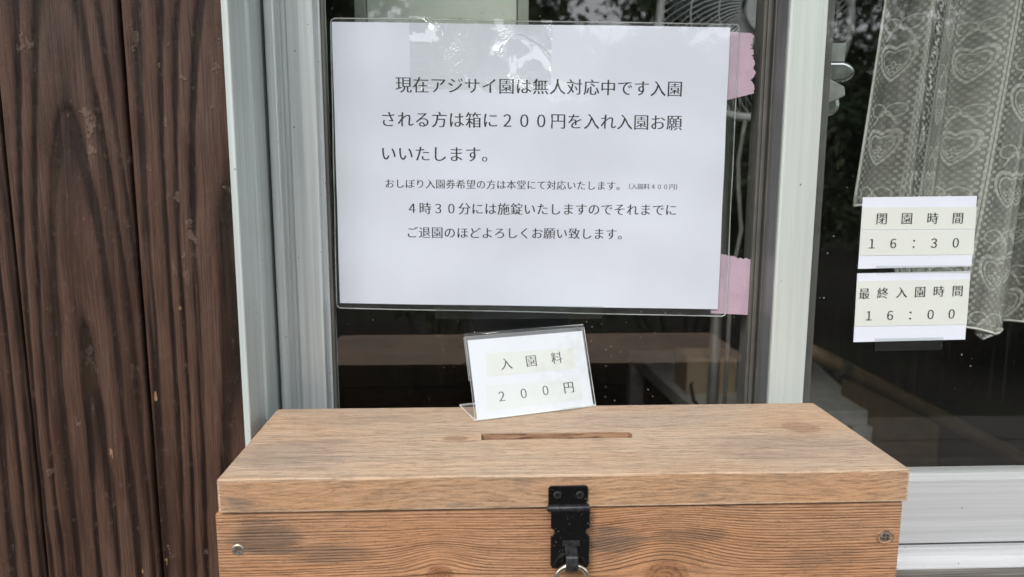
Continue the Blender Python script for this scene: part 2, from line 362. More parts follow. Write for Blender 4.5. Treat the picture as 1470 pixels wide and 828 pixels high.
# crescent lock behind the right-hand glass, on the inner sash
M_chrome = plain('worn_chrome', (.55, .55, .54), .22, 1, .15, 60)
M_zinc = plain('zinc_plate', (.34, .35, .33), .45, .6, .15, 90)
YK = .590
def kq(px, py, Y=YK): p = at(px, py, Y=Y); return p
lockp = thing('crescent_lock', kq(1190, 110), 'chrome crescent lock seen through the glass right of the pale stile', 'window lock')
a, b = kq(1160, 62), kq(1209, 103)
bx('mounting_plate', (a.x, YK-.003, b.z), (b.x, YK, a.z), M_zinc, lockp, .0006)
cb = MB(); c0 = kq(1192, 106)
pts = []
for i in range(9):
    an = R(-75+i*19); pts.append((c0.x+.0135*math.cos(an)*1.0, YK-.004, c0.z+.0085*math.sin(an)))
cb.prism([(p[0], p[1]-.010, p[2]) for p in pts]+[(c0.x-.010, YK-.014, c0.z+.008), (c0.x-.010, YK-.014, c0.z-.010)], (0, .012, 0)); cb.build('crescent_cam', M_chrome, lockp, .003, 4)
cb = MB(); q = [kq(1176, 108, YK-.026), kq(1184, 109, YK-.026), kq(1213, 124, YK-.026), kq(1214, 137, YK-.026), kq(1182, 153, YK-.026), kq(1174, 153, YK-.026)]
cb.prism(q, (0, .006, 0)); cb.build('lever', M_zinc, lockp, .001, 2)
cb = MB(); c1 = kq(1186, 150, YK-.008)
cb.tube([(c1.x, YK-.014, c1.z), (c1.x, YK-.012, c1.z), (c1.x, YK-.002, c1.z)], [.005, .009, .010], 20); cb.build('pivot', M_chrome, lockp, .001, 2)
a = kq(1150, 40); b = kq(1178, 175)
# ------------------------------------------------------------------ the wooden wall
YW = .492
XLE = X(329.5, .48)-.0006
cr1, cr2 = X(190, YW), X(10, YW)
bw = cr1-cr2
def ring_fn(seed):
    r = np.random.default_rng(seed); xc, sl, zo = {31: (.026, .052, 1.05), 38: (.001, .074, 1.255), 45: (-.012, .045, 1.12)}.get(seed, (r.uniform(-.012, .012), r.uniform(-.07, .07), r.uniform(.8, 1.5))); k1 = r.uniform(.02, .035); ph = r.uniform(0, 6, 8)
    def fn(x, z):     # x from board centre
        nn = np.array([mnoise.noise((p*22, q*3.2, seed)) for p, q in zip(x, z)]); n2 = np.array([mnoise.noise((p*55, q*9, seed+5)) for p, q in zip(x, z)])
        xx = x-xc-.004*np.sin(z*2.6+ph[0])-.0036*nn
        d = sl*(z-zo)+.002*np.sin(z*19+ph[3])+.0015*nn
        F = np.sqrt(xx*xx+np.maximum(d, 0.0)**2+1e-6)+.0012*nn+.0008*n2
        t = F/.0102; t = t+.22*np.sin(t*1.7+ph[7]); fr = t-np.floor(t)
        # broad rounded ridges, narrow soft valleys
        h = np.where(fr < .78, np.sin(np.pi*np.clip(fr/.78, 0, 1))**.5, 0)*(.8+.2*n2)
        return h
    return fn
def board(name, x0, x1, z0, z1, seed, parent, fine=True, y=YW, mode='v'):
    g = .0016; cen = (x0+x1)/2; fn = ring_fn(seed)
    nx = max(6, int((x1-x0)/(.0011 if fine else .006)))
    U = np.concatenate([[x0+g/2, x0+g/2], np.linspace(x0+g/2+.0006, x1-g/2-.0006, nx), [x1-g/2, x1-g/2]])
    if fine:
        fz = np.arange(max(z0, 1.15), min(z1, 1.74), .0012); V = np.concatenate([np.arange(z0, 1.15, .02) if z0 < 1.15 else [], fz, np.arange(1.74, z1, .02), [z1]])
    else: V = np.linspace(z0, z1, max(3, int((z1-z0)/.02)))
    store = {}
    def f(u, v):
        h = fn(u-cen, v); e = np.minimum(u-(x0+g/2), (x1-g/2)-u); ed = np.clip(e/.0016, 0, 1)
        n = np.array([mnoise.noise((a*90, b*26, seed)) for a, b in zip(u[::1], v[::1])]) if fine else 0
        yy = y-(.0020*h+.0010*n)*(.3+.7*ed)+(1-ed)**2*.0013
        store['a'] = np.clip(h*(.35+.65*ed)+(n*.35 if fine else 0), 0, 1.2)
        P = np.stack([u, yy, v], 1); nu = len(U); P = P.reshape(-1, nu, 3)
        P[:, 0, 1] = y+.02; P[:, -1, 1] = y+.02; return P.reshape(-1, 3)
    o = grid(name, U, V, f, M_board, parent, True)
    at_ = o.data.attributes.new('grain', 'FLOAT', 'POINT'); at_.data.foreach_set('value', store['a'].astype(np.float32)); return o
ww = thing('wooden_wall', (XLE-.4, YW, .45), 'dark brown stained wooden board wall beside and around the window', 'wall')
xs = [XLE, cr1, cr2]+[cr2-bw*i for i in range(1, 9)]
for i in range(len(xs)-1): board('board', xs[i+1], xs[i], .45, 2.7, 31+i*7, ww, i < 3)
XRE = MIR-XLE
for i in range(7): board('board', XRE+bw*i, XRE+bw*(i+1), .45, 2.7, 131+i*7, ww, False)
nb = 9; wb = (XRE-XLE)/nb
for i in range(nb):
    board('board', XLE+wb*i, XLE+wb*(i+1), 2.165, 2.7, 231+i*7, ww, False)
    board('board', XLE+wb*i, XLE+wb*(i+1), .45, 1.15, 331+i*7, ww, False)
mb = MB(); x0, x1 = xs[-1], XRE+bw*7
mb.box((x0, YW+.022, .45), (XLE, .62, 2.7)).box((XRE, YW+.022, .45), (x1, .62, 2.7)).box((XLE+.0005, YW+.022, 2.165), (XRE-.0005, .62, 2.7)).box((XLE+.0005, YW+.022, .45), (XRE-.0005, .62, 1.158))
mb.build('backing', plain('dark_wood_backing', (.03, .02, .015), .8), ww)

# ------------------------------------------------------------------ lettering
GL = {}
def glyph(ch, off):
    k = (ch, off)
    if k not in GL:
        c = bpy.data.curves.new('text', 'FONT'); c.body = ch; c.size = 1; c.offset = -off; c.resolution_u = 3
        o = bpy.data.objects.new('text', c); COL.objects.link(o)
        me = bpy.data.meshes.new_from_object(o.evaluated_get(bpy.context.evaluated_depsgraph_get()))
        V = np.array([v.co[:2] for v in me.vertices]); Fs = [tuple(p.vertices) for p in me.polygons]
        if len(V): V = V-np.array([.5, .35])
        if ch == '：' and len(V): V[:, 0] -= (V[:, 0].max()+V[:, 0].min())/2
        if ch in '０１２３４６' and len(V):
            V[:, 0] *= .88
            if ch == '１':                      # serif foot of the printed face
                V[:, 0] -= (V[:, 0].max()+V[:, 0].min())/2
                n = len(V); V = np.vstack([V, [[-.17, -.33], [.17, -.33], [.17, -.30], [-.17, -.30]]]); Fs.append((n, n+1, n+2, n+3))
        GL[k] = (V, Fs); bpy.data.objects.remove(o); bpy.data.curves.remove(c); bpy.data.meshes.remove(me)
    return GL[k]
M_ink = plain('black_ink', (.008, .008, .009), .6)
def lettering(name, items, parent, nrm, off=.009, sh=.019, warp=None, stack=.00003, mat=None):
    """items: (char, centre, ex, ez, size). Print of a serif face: thin level strokes, thicker upright ones"""
    mb = MB()
    for ch, c, ex, ez, s in items:
        V, Fs = glyph(ch, off)
        for j, d in enumerate((-sh, 0, sh)):
            P = []
            for a, b in V:
                p = Vector(c)+ex*((a+d)*s)+ez*(b*s)+Vector(nrm)*(stack*(j+1))
                if warp: p.y += warp(p.x, p.z)
                P.append(p)
            mb.add(P, Fs)
    return mb.build(name, mat or M_ink, parent)
def row(text, x0, y0, x1, y1, Y, scale=1.0):
    """characters of one line centred between two photograph points on the plane Y"""
    a, b = at(x0, y0, Y=Y), at(x1, y1, Y=Y); n = len(text); ex = (b-a).normalized(); ez = Vector((-ex.z, 0, ex.x))
    adv = (b-a).length/n; return [(ch, a+(b-a)*((i+.5)/n), ex, ez, adv*scale) for i, ch in enumerate(text) if ch != '　']
def spots(text, pts, Y, spx, ang=None):
    P = [at(x, y, Y=Y) for x, y in pts]; ex = (P[-1]-P[0]).normalized(); ez = Vector((-ex.z, 0, ex.x))
    s = (at(pts[0][0]+spx, pts[0][1], Y=Y)-P[0]).length
    return [(ch, p, ex, ez, s) for ch, p in zip(text, P)]

# ------------------------------------------------------------------ laminated notice
def M_paper(name, col):
    M = Mat(name); n = M.noise(M.x, M.y, M.z, 30, 4); M.set(Base_Color=M.mix(n.ss(.3, .7), tuple(c*.97 for c in col), col), Roughness=.6, Specular_IOR_Level=.3); return M.m
M_pw = M_paper('white_paper', (.745, .77, .86)); M_strip = M_paper('label_tape', (.70, .725, .68)); M_strip2 = M_paper('label_tape_pale', (.67, .70, .71))
YG = .562
def warpn(x, z):
    return .0011*math.sin(x*19+.7)*math.sin(z*27+1.1)+.0007*math.sin(x*43-z*31)+.0004*math.sin(z*88+x*21)-.0012
def quadgrid(name, c, Y, mat, parent, n=(60, 44), warp=None, thick=.0, dy=0., jag=None, rnd=0):
    """sheet through four corners TL,TR,BR,BL given as photograph points on the plane Y"""
    TL, TR, BR, BL = [np.array(at(*p, Y=Y)[:]) for p in c]
    def f(u, v):
        if rnd:   # rounded corners
            pass
        P = (TL[None]*(1-u)[:, None]+TR[None]*u[:, None])*(1-v)[:, None]+(BL[None]*(1-u)[:, None]+BR[None]*u[:, None])*v[:, None]
        if jag is not None: P = jag(P, u, v)
        P[:, 1] = Y+dy
        if warp: P[:, 1] += np.array([warp(a, b) for a, b in zip(P[:, 0], P[:, 2])])
        return P
    o = grid(name, np.linspace(0, 1, n[0]), np.linspace(1, 0, n[1]), f, mat, parent, not thick)
    if thick:
        s = o.modifiers.new('thickness', 'SOLIDIFY'); s.thickness = thick; s.offset = -1
    return o
pc = [(477, 32), (1047, 40), (1029, 443), (489, 434)]; fc = [(475.5, 27), (1060, 36), (1040, 453), (484.5, 441)]
ln = thing('laminated_notice', at(762, 441, Y=YG), 'large laminated white notice with black Japanese text taped to the left window pane', 'notice')
quadgrid('paper', pc, YG, M_pw, ln, warp=warpn, dy=-.0012)
def filmb(M): return (M.noise(M.x, M.y, M.z, 14, 3, .5)+M.noise(M.x, M.y, M.z, 90, 3, .5)*.08, .0035)
M_film = clear('laminate_film', 1.6, .06, .035, (.95, .96, .96), (.75, .77, .78), bumpfn=filmb)
quadgrid('film', fc, YG, M_film, ln, warp=warpn, dy=-.0016)
M_rim = clear('film_edge', 1.5, .2, .42, (.9, .92, .92), (.62, .66, .64))
def loop_pts(c, Y, dy, rr, warp):
    P = [at(*p, Y=Y) for p in c]; out = []
    for i in range(4):
        p, a, b = P[i], P[i-1], P[(i+1) % 4]; da = (a-p).normalized(); db = (b-p).normalized()
        for k in range(5):
            t = k/4; q = p+da*rr*(1-t)**2+db*rr*t**2; out.append(q)
        for k in range(1, 24): out.append((p+db*rr).lerp(b-db*rr, k/24))
    return [Vector((q.x, Y+dy+warp(q.x, q.z), q.z)) for q in out]
MB().tube(loop_pts(fc, YG, -.0017, .004, warpn), .00045, 6, True).build('film_rim', M_rim, ln, smooth=True)
L = [row('現在アジサイ園は無人対応中です入園', 567.5, 122.5, 980, 128.5, YG), row('される方は箱に２００円を入れ入園お願', 545.5, 171.5, 979, 177, YG),
     row('いいたします。', 546, 220.5, 715, 222.5, YG), row('おしぼり入園券希望の方は本堂にて対応いたします。', 552.5, 263.5, 898, 267, YG)+row('（入園料４００円）', 896, 267.5, 977, 268.5, YG),
     row('４時３０分には施錠いたしますのでそれまでに', 582.5, 299, 971, 301.5, YG), row('ご退園のほどよろしくお願い致します。', 583, 333.5, 903, 336, YG)]
for it in L: lettering('text_line', [(c, p+Vector((0, -.0012, 0)), ex, ez, s*.985) for c, p, ex, ez, s in it], ln, (0, -1, 0), warp=warpn)
# pink cloth tape at the right edge of the notice
def tape_mat(name, col):
    M = Mat(name); n = M.noise(M.x, M.y, M.z, 60, 4); l = M.noise(M.x*40, M.y, M.z*6, 6, 3); w = M.noise(M.x*9, M.y, M.z*3, 12, 2)
    crk = ((w*14).fract()-.5).abs().lt(.035)*M.noise(M.x, M.y, M.z, 50, 2).gt(.5)
    c = M.mix(n.ss(.3, .7), tuple(x*.9 for x in col), col); c = M.mix(crk*.45, c, tuple(x*.4 for x in col))
    M.set(Base_Color=c, Roughness=.55); M.bump(l+n+w*2, .6, .0006); return M.m
M_pink = tape_mat('pink_tape_film', (.54, .40, .49))
def ragged(seed, amt, side='r'):
    def j(P, u, v):
        for i in range(len(P)):
            if u[i] > .75:
                a = mnoise.noise((v[i]*7, seed, 0))*1.3+mnoise.noise((v[i]*34, seed, 3))*.7
                P[i, 0] += amt*a*(u[i]-.75)/.25
        if side == 't':
            for i in range(len(P)):
                if v[i] < .2: P[i, 2] -= amt*1.4*(1-v[i]/.2)*(u[i]*1.3+mnoise.noise((u[i]*9, seed, 1))*.8)
        return P
    return j
t1 = quadgrid('pink_tape', [(1040, 45), (1080, 48), (1082, 134), (1038, 145)], YG, M_pink, None, n=(40, 60), warp=lambda x, z: warpn(x, z)*.2, dy=-.0006, jag=ragged(3, .0028), thick=.00012)
t1 = tag(t1, 'torn piece of pink tape at the upper right corner of the laminated notice', 'tape', 'pink tape holding the notice')
t2 = quadgrid('pink_tape', [(1024, 362), (1081, 366), (1082, 452), (1020, 449)], YG, M_pink, None, n=(40, 60), warp=lambda x, z: warpn(x, z)*.2, dy=-.0006, jag=ragged(9, .0022, 't'), thick=.00012)
tag(t2, 'torn piece of pink tape at the lower right corner of the laminated notice', 'tape', 'pink tape holding the notice')
# clear tape, wrinkled, over the upper edge
def crinkle(M):
    w = M.noise(M.x+2.15, M.y, M.z, 19, 1, .4); w2 = M.noise(M.x+.7, M.y, M.z*1.3, 26, 1, .4, .5)
    cr_ = ((w2-.5).abs()).ss(0, .018, 1, 0)*M.noise(M.x+5, M.y, M.z, 30, 1).ss(.46, .56)
    fine = M.noise(M.x, M.y, M.z, 700, 2, .6)*M.noise(M.x+1, M.y, M.z, 38, 3).ss(.54, .6)
    return (w*4.9+cr_*.14+fine*.08, .0115)
M_ctape = clear('wrinkled_clear_tape', 1.85, .05, .012, (.96, .97, .96), (.8, .82, .82), bumpfn=crinkle)
def tcwarp(x, z):
    n = mnoise.noise((x*60, z*42, 1.3)); return warpn(x, z)-.0004*abs(n)**.7-.0003*abs(mnoise.noise((x*150, z*70, 4)))
ct = quadgrid('clear_tape', [(588, 25), (792, 30), (790, 132), (590, 128)], YG, M_ctape, None, n=(150, 80), warp=tcwarp, dy=-.0024)
tag(ct, 'wide wrinkled clear tape glaring over the top edge of the laminated notice', 'tape', 'clear tape on the window')
M_ctape2 = clear('clear_tape_film', 1.3, .08, .012, (.92, .93, .92), (.7, .72, .7), bumpfn=lambda M: (M.noise(M.x*2, M.y, M.z*8, 40, 3), .0012))
def ctape(c, Y, dy, label, seed=0):
    o = quadgrid('clear_tape', c, Y, M_ctape2, None, n=(50, 14), dy=dy, warp=lambda x, z: -.0004*abs(mnoise.noise((x*80, z*60, seed))), thick=.0002)
    return tag(o, label, 'tape', 'clear tape on the window')
ctape([(625, 437), (864, 438), (862, 456), (625, 456)], YG, -.0042, 'long clear tape strip along the bottom edge of the laminated notice')

# ------------------------------------------------------------------ two small paper notices on the right pane
YP = .5405
def small(corners, strips, lab, texts):
    t = thing('paper_notice', at((corners[2][0]+corners[3][0])/2, corners[2][1], Y=YP), lab, 'notice', 'small time notices on the right pane')
    wq = lambda x, z: -.0006*abs(math.sin(x*31+z*13))
    quadgrid('paper', corners, YP, M_pw, t, n=(24, 16), dy=-.0012, thick=.0001)
    for s in strips: quadgrid('label_strip', s, YP, M_strip, t, n=(6, 4), dy=-.00145, thick=.0001)
    its = []
    for tx, pts, sp in texts: its += [(c, p+Vector((0, -.0017, 0)), ex, ez, s) for c, p, ex, ez, s in spots(tx, pts, YP, sp)]
    lettering('lettering', its, t, (0, -1, 0), off=.014, sh=.020); return t
small([(1237.5, 283), (1401, 281), (1393, 382), (1230.5, 385.5)], [[(1237, 297.5), (1400.3, 296.5), (1398, 328.6), (1234.6, 329.6)], [(1234.6, 330.8), (1397.8, 329.8), (1395.5, 365), (1232.6, 366.5)]],
      'upper small paper notice reading 16:30 on the right window pane', [('閉園時間', [(1264, 313.8), (1300, 313.6), (1337, 313.4), (1373, 313.2)], 17.5), ('１６：３０', [(1250, 349.6), (1280.5, 349.2), (1310, 349), (1339, 348.8), (1370, 348.4)], 18)])
small([(1229.5, 392), (1391.7, 388.6), (1384, 486.7), (1224, 490.5)], [[(1228.6, 403), (1390.6, 400), (1386, 465), (1225.3, 468)]],
      'lower small paper notice reading 16:00 on the right window pane', [('最終入園時間', [(1239, 421.3), (1265.5, 420.4), (1292.5, 419.6), (1319, 418.8), (1345.7, 418), (1372.6, 417.2)], 17), ('１６：００', [(1245.7, 452.8), (1276, 452.2), (1305, 451.5), (1334, 450.9), (1364, 450.2)], 18)])
ctape([(1256, 381), (1392, 380), (1391, 391), (1256, 392)], YP, -.0020, 'clear tape strip between the two small time notices', 2)
ctape([(1254, 485), (1352, 483), (1350, 501), (1254, 503)], YP, -.0020, 'short clear tape strip below the lower small time notice', 5)

# ------------------------------------------------------------------ donation box
ZL = 1.338; LT = .0195; XB0, XB1, YB0, YB1 = -.1415, .2392, .382, .503
dbx = thing('donation_box', ((XB0+XB1)/2, .44, 1.2155), 'weathered wooden donation box with a coin slot in its lid', 'donation box')
LO = worldloc(dbx)
def kn(px, py, Y=None, Z=None, ru=.008, rv=.005, amp=.75, front=False):
    p = at(px, py, Y=Y, Z=Z); y, z = p.y-LO.y, p.z-LO.z
    return (p.x-LO.x, (z+y*.2) if front else (y+z), ru, rv, amp)
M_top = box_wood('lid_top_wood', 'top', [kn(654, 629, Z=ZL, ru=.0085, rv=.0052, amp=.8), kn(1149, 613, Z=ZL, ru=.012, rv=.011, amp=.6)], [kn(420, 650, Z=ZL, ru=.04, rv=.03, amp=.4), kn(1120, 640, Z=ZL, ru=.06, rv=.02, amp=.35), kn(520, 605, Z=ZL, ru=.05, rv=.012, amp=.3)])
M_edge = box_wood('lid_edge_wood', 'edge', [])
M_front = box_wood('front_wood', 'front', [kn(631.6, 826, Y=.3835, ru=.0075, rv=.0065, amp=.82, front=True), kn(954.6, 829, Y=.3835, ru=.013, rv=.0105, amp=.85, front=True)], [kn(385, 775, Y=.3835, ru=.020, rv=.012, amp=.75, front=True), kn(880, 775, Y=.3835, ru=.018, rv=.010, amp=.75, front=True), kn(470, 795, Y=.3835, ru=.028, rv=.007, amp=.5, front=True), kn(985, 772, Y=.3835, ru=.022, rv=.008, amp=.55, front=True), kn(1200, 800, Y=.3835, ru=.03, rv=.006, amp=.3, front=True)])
_m = Mat('raw_slot_wood'); _a = _m.noise(_m.x*40, _m.y*900, _m.z*900, 1, 4, .6); _b = _m.noise(_m.x*70, _m.y, _m.z*200, 1, 3)
_m.set(Base_Color=_m.mix((_a.ss(.4, .62)*.7+_b.ss(.5, .7)*.5).min(1), (.40, .235, .14), (.085, .04, .022)), Roughness=.85); M_slot = _m.m
# slot position
s0, s1, s2, s3 = at(691, 622.5, Z=ZL), at(903, 620, Z=ZL), at(905, 628.5, Z=ZL), at(691, 631.5, Z=ZL)
# lid built from a grid with a real slot through it
def lid():
    mb = MB(); zt, zb = ZL, ZL-LT; xs_ = [XB0, s0.x, s1.x, XB1]; ys_ = [YB0, (s3.y+s2.y)/2, (s0.y+s1.y)/2, YB1]
    n = 26; slx = [s0.x+(s1.x-s0.x)*i/n for i in range(n+1)]
    lo = [s3.y+(s2.y-s3.y)*i/n+random.uniform(-.0001, .0001) for i in range(n+1)]; hi = [s0.y+(s1.y-s0.y)*i/n+random.uniform(-.00015, .00015) for i in range(n+1)]
    hi[0] += .0; lo[-1] += .0008; hi[-1] -= .0009
    def V(x, y, z): return (x, y, z)
    for z, flip in ((zt, False), (zb, True)):
        q = []
        q.append([(XB0, YB0), (slx[0], YB0), (slx[0], lo[0]), (slx[0], hi[0]), (slx[0], YB1), (XB0, YB1)])
        q.append([(slx[-1], YB0), (XB1, YB0), (XB1, YB1), (slx[-1], YB1), (slx[-1], hi[-1]), (slx[-1]+.0011, (hi[-1]+lo[-1])/2+.0004), (slx[-1], lo[-1])])
        for i in range(n):
            q.append([(slx[i], YB0), (slx[i+1], YB0), (slx[i+1], lo[i+1]), (slx[i], lo[i])]); q.append([(slx[i], hi[i]), (slx[i+1], hi[i+1]), (slx[i+1], YB1), (slx[i], YB1)])
        for p in q:
            vs = [(x, y, z) for x, y in p]; mb.add(vs, [tuple(range(len(vs)))[::-1] if flip else tuple(range(len(vs)))], 0)
    loop = [(slx[i], lo[i]) for i in range(n+1)]+[(slx[-1]+.0011, (hi[-1]+lo[-1])/2+.0004)]+[(slx[i], hi[i]) for i in range(n, -1, -1)]
    for i in range(len(loop)):
        a, b = loop[i], loop[(i+1) % len(loop)]; mb.add([(a[0], a[1], zt), (b[0], b[1], zt), (b[0], b[1], zb), (a[0], a[1], zb)], [(0, 1, 2, 3)], 2)
    out = [(XB0, YB0), (slx[0], YB0)]+[(x, YB0) for x in slx[1:]]+[(XB1, YB0), (XB1, YB1)]+[(x, YB1) for x in slx[::-1]]+[(XB0, YB1)]
    for i in range(len(out)):
        a, b = out[i], out[(i+1) % len(out)]; mb.add([(a[0], a[1], zt), (a[0], a[1], zb), (b[0], b[1], zb), (b[0], b[1], zt)], [(0, 1, 2, 3)], 1)
    o = mb.build('lid', [M_top, M_edge, M_slot], dbx); me = o.data
    import bmesh
    bm = bmesh.new(); bm.from_mesh(me); bmesh.ops.remove_doubles(bm, verts=bm.verts, dist=1e-6)
    es = [e for e in bm.edges if len(e.link_faces) == 2 and e.calc_face_angle(0) > R(60) and {f.material_index for f in e.link_faces} & {1} and 2 not in {f.material_index for f in e.link_faces}]
    bmesh.ops.bevel(bm, geom=es, offset=.0014, segments=3, profile=.6, affect='EDGES'); bm.to_mesh(me); bm.free(); return o
lid()
ZF1 = ZL-LT-.0008; YF = .3835
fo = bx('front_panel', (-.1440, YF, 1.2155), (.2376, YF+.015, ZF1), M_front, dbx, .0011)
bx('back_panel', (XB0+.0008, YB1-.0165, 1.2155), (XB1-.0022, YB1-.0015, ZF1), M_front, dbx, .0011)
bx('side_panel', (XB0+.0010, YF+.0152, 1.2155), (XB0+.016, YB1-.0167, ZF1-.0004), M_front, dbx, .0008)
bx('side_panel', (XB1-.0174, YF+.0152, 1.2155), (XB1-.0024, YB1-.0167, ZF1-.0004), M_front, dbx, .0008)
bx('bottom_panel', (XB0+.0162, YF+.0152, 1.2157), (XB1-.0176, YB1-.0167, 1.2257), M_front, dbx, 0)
M_screw = plain('weathered_screw_steel', (.42, .40, .34), .42, .8, .3, 500)
def screw(p, r, mat, parent, label=None, rot=20, sink=0.):
    mb = MB(); n = 24; c = Vector(p); ring = lambda rr, y: [Vector((c.x+rr*math.cos(2*math.pi*k/n), c.y+y+sink, c.z+rr*math.sin(2*math.pi*k/n))) for k in range(n)]
    vs = ring(r, .0006)+ring(r, -.0002)+ring(r*.86, -.0006)
    fs = [(k, (k+1) % n, (k+1) % n+n, k+n)[::-1] for k in range(n)]+[(n+k, n+(k+1) % n, 2*n+(k+1) % n, 2*n+k)[::-1] for k in range(n)]
    # cross recess: star cut into the head
    star = []
    for k in range(n):
        an = 2*math.pi*k/n+R(rot); q = (k % 6); rr = r*(.62 if q in (0,) else .2 if q in (2, 3, 4) else .5)
        star.append(Vector((c.x+rr*math.cos(2*math.pi*k/n+R(rot)), c.y-.0006+sink, c.z+rr*math.sin(2*math.pi*k/n+R(rot)))))
    inner = [Vector((s.x*.7+c.x*.3, c.y+.0003+sink, s.z*.7+c.z*.3)) for s in star]
    vs += star+inner
    for a in (2, 3): fs += [(a*n+k, a*n+(k+1) % n, (a+1)*n+(k+1) % n, (a+1)*n+k)[::-1] for k in range(n)]
    fs.append(tuple(range(4*n, 5*n)))
    mb.add(vs, fs); o = mb.build('screw', mat, parent)
    if label: o['label'] = label
    return o
screw(at(341.5, 789, Y=YF), .0032, M_screw, dbx, 'shiny cross head screw near the left end of the front')
screw(at(1270.5, 770, Y=YF), .0030, plain('dull_screw_steel', (.2, .18, .15), .6, .5, .4, 600), dbx, 'dull sunken screw near the right end of the front', 50)
hr = at(1270.5, 770, Y=YF)
MB().tube([(hr.x+.0037*math.cos(a)*1.25, YF-.0001, hr.z+.0037*math.sin(a)) for a in [2*math.pi*k/20 for k in range(20)]], .0007, 6, True).build('screw_hole_rim', M_slot, dbx, smooth=True)
# hasp
M_black = Mat('black_lacquer')
_n = M_black.noise(M_black.x, M_black.y, M_black.z, 260, 4, .65); _s = M_black.noise(M_black.x, M_black.y, M_black.z, 900, 2, .6).ss(.70, .74)
M_black.set(Base_Color=M_black.mix(_s*.8, (.004, .004, .0045), (.40, .34, .28)), Roughness=_n*.2+.15, Specular_IOR_Level=.5); M_black.bump(_n, .3, .0002); M_black = M_black.m
M_hs = plain('dark_screw_steel', (.06, .058, .055), .45, .7, .5, 700)
YH = YB0-.0004
ha = at(787.2, 696.5, Y=YH); hb = at(843.5, 723, Y=YH)
hx0, hx1 = ha.x, hb.x; hcx = (hx0+hx1)/2
def plate(name, outline, y0, t, parent, holes=(), mat=M_black, bev=.0003):
    return MB().prism([(x, y0, z) for x, z in outline], (0, -t, 0)).build(name, mat, parent, bev, 2)
hp = plate('hasp_plate', [(hx0, hb.z-.0008), (hx1, hb.z-.0008), (hx1, ha.z-.0012), (hx1-.0012, ha.z), (hx0+.0012, ha.z), (hx0, ha.z-.0012)], YH, .0012, dbx)
for px in (800.2, 832.5):
    s = screw(at(px, 710.6, Y=YH-.0013), .0022, M_hs, hp, rot=30)
bz = at(815, 729.3, Y=YH-.002).z
hg = MB()
K = [hx0-.0004+(hx1-hx0+.0008)*t for t in (0, .285, .295, .715, .725, 1)]
for a, b in ((0, 1), (2, 3), (4, 5)): hg.tube([(K[a], YH-.0020, bz), (K[b], YH-.0020, bz)], .00185, 16)
hg.build('hinge_barrel', plain('worn_black_steel', (.05, .05, .055), .28, .6, .4, 300), hp, smooth=False)
MB().tube([(K[0]-.0006, YH-.0020, bz), (K[5]+.0006, YH-.0020, bz)], .0009, 12).build('hinge_pin', M_hs, hp)
def hz(py): return at(816, py, Y=YH-.003).z
zt, zn, zb = bz-.0008, hz(763.5), hz(815)
l0, l1 = X(790.5, YH), hx1+.0004
l0 = at(790.5, 780, Y=YH-.003).x; l1 = at(846.0, 780, Y=YH-.003).x
ol = [(l0, zt), (l0, zn+.0024)]+[(l0-.0002+.0022*math.cos(a), zn+.0022*math.sin(a)) for a in [R(80-20*k) for k in range(9)]]+[(l0, zn-.0026), (l0, zb+.002), (l0+.001, zb), (l1-.001, zb), (l1, zb+.002), (l1, zn-.0026)]+\
     [(l1+.0002-.0022*math.cos(a), zn+.0022*math.sin(a)) for a in [R(-80+20*k) for k in range(9)]]+[(l1, zn+.0024), (l1, zt)]
lf = plate('hasp_leaf', ol[::-1], YH-.0022, .0012, hp); lf['label'] = 'long black hasp leaf with a notch on each side'
# raised pressing on the leaf and staple through it
cxl = (l0+l1)/2+.0003
mb = MB(); mb.box((cxl-.0045, YH-.0034, hz(783)), (cxl+.0050, YH-.0041, hz(775))); mb.build('pressed_slot', M_hs, lf, .0002)
zc = hz(796)
st = [(cxl, YH-.001, zc+.0042), (cxl, YH-.0065, zc+.0040), (cxl, YH-.0100, zc+.0018), (cxl, YH-.0110, zc-.0016), (cxl, YH-.0100, zc-.0048), (cxl, YH-.0065, zc-.0068), (cxl, YH-.001, zc-.0070)]
sm = MB(); pr_ = []
for i, p in enumerate(st):
    a = Vector(st[max(0, i-1)]); b = Vector(st[min(6, i+1)]); t = (b-a).normalized(); nn = Vector((1, 0, 0)).cross(t)
    for sx, sn in ((-1, -1), (1, -1), (1, 1), (-1, 1)): pr_.append(Vector(p)+Vector((sx*.0034, 0, 0))+nn*sn*.0014)
fs = []
for i in range(6):
    for k in range(4): fs.append((i*4+k, i*4+(k+1) % 4, i*4+4+(k+1) % 4, i*4+4+k))
fs += [(3, 2, 1, 0), (24, 25, 26, 27)]
sm.add(pr_, fs).build('staple', bpy.data.materials['worn_black_steel'], dbx, .0008, 3)
# padlock hanging in the staple
M_brass = plain('padlock_brass', (.55, .42, .20), .35, .9, .15, 80); M_shk = plain('shackle_steel', (.62, .60, .52), .24, 1, .2, 120)
pk = thing('padlock', (cxl, YH-.0085, zc-.034), 'small padlock whose steel shackle passes through the black staple of the donation box', 'padlock')
rp = []; rc = Vector((cxl+.0003, YH-.0078, zc-.0118)); RR = .0086
for k in range(17):
    a = R(180-k*180/16); rp.append(rc+Vector((RR*math.cos(a), -.001*math.sin(a), RR*math.sin(a))))
rp = [rc+Vector((-RR, 0, -.008))]+rp+[rc+Vector((RR, 0, -.008))]
MB().tube(rp, .0015, 14).build('shackle', M_shk, pk, smooth=True)
MB().box((cxl-.0125, YH-.0130, zc-.0425), (cxl+.0131, YH-.0030, zc-.0195)).build('body', M_brass, pk, .0015, 3)

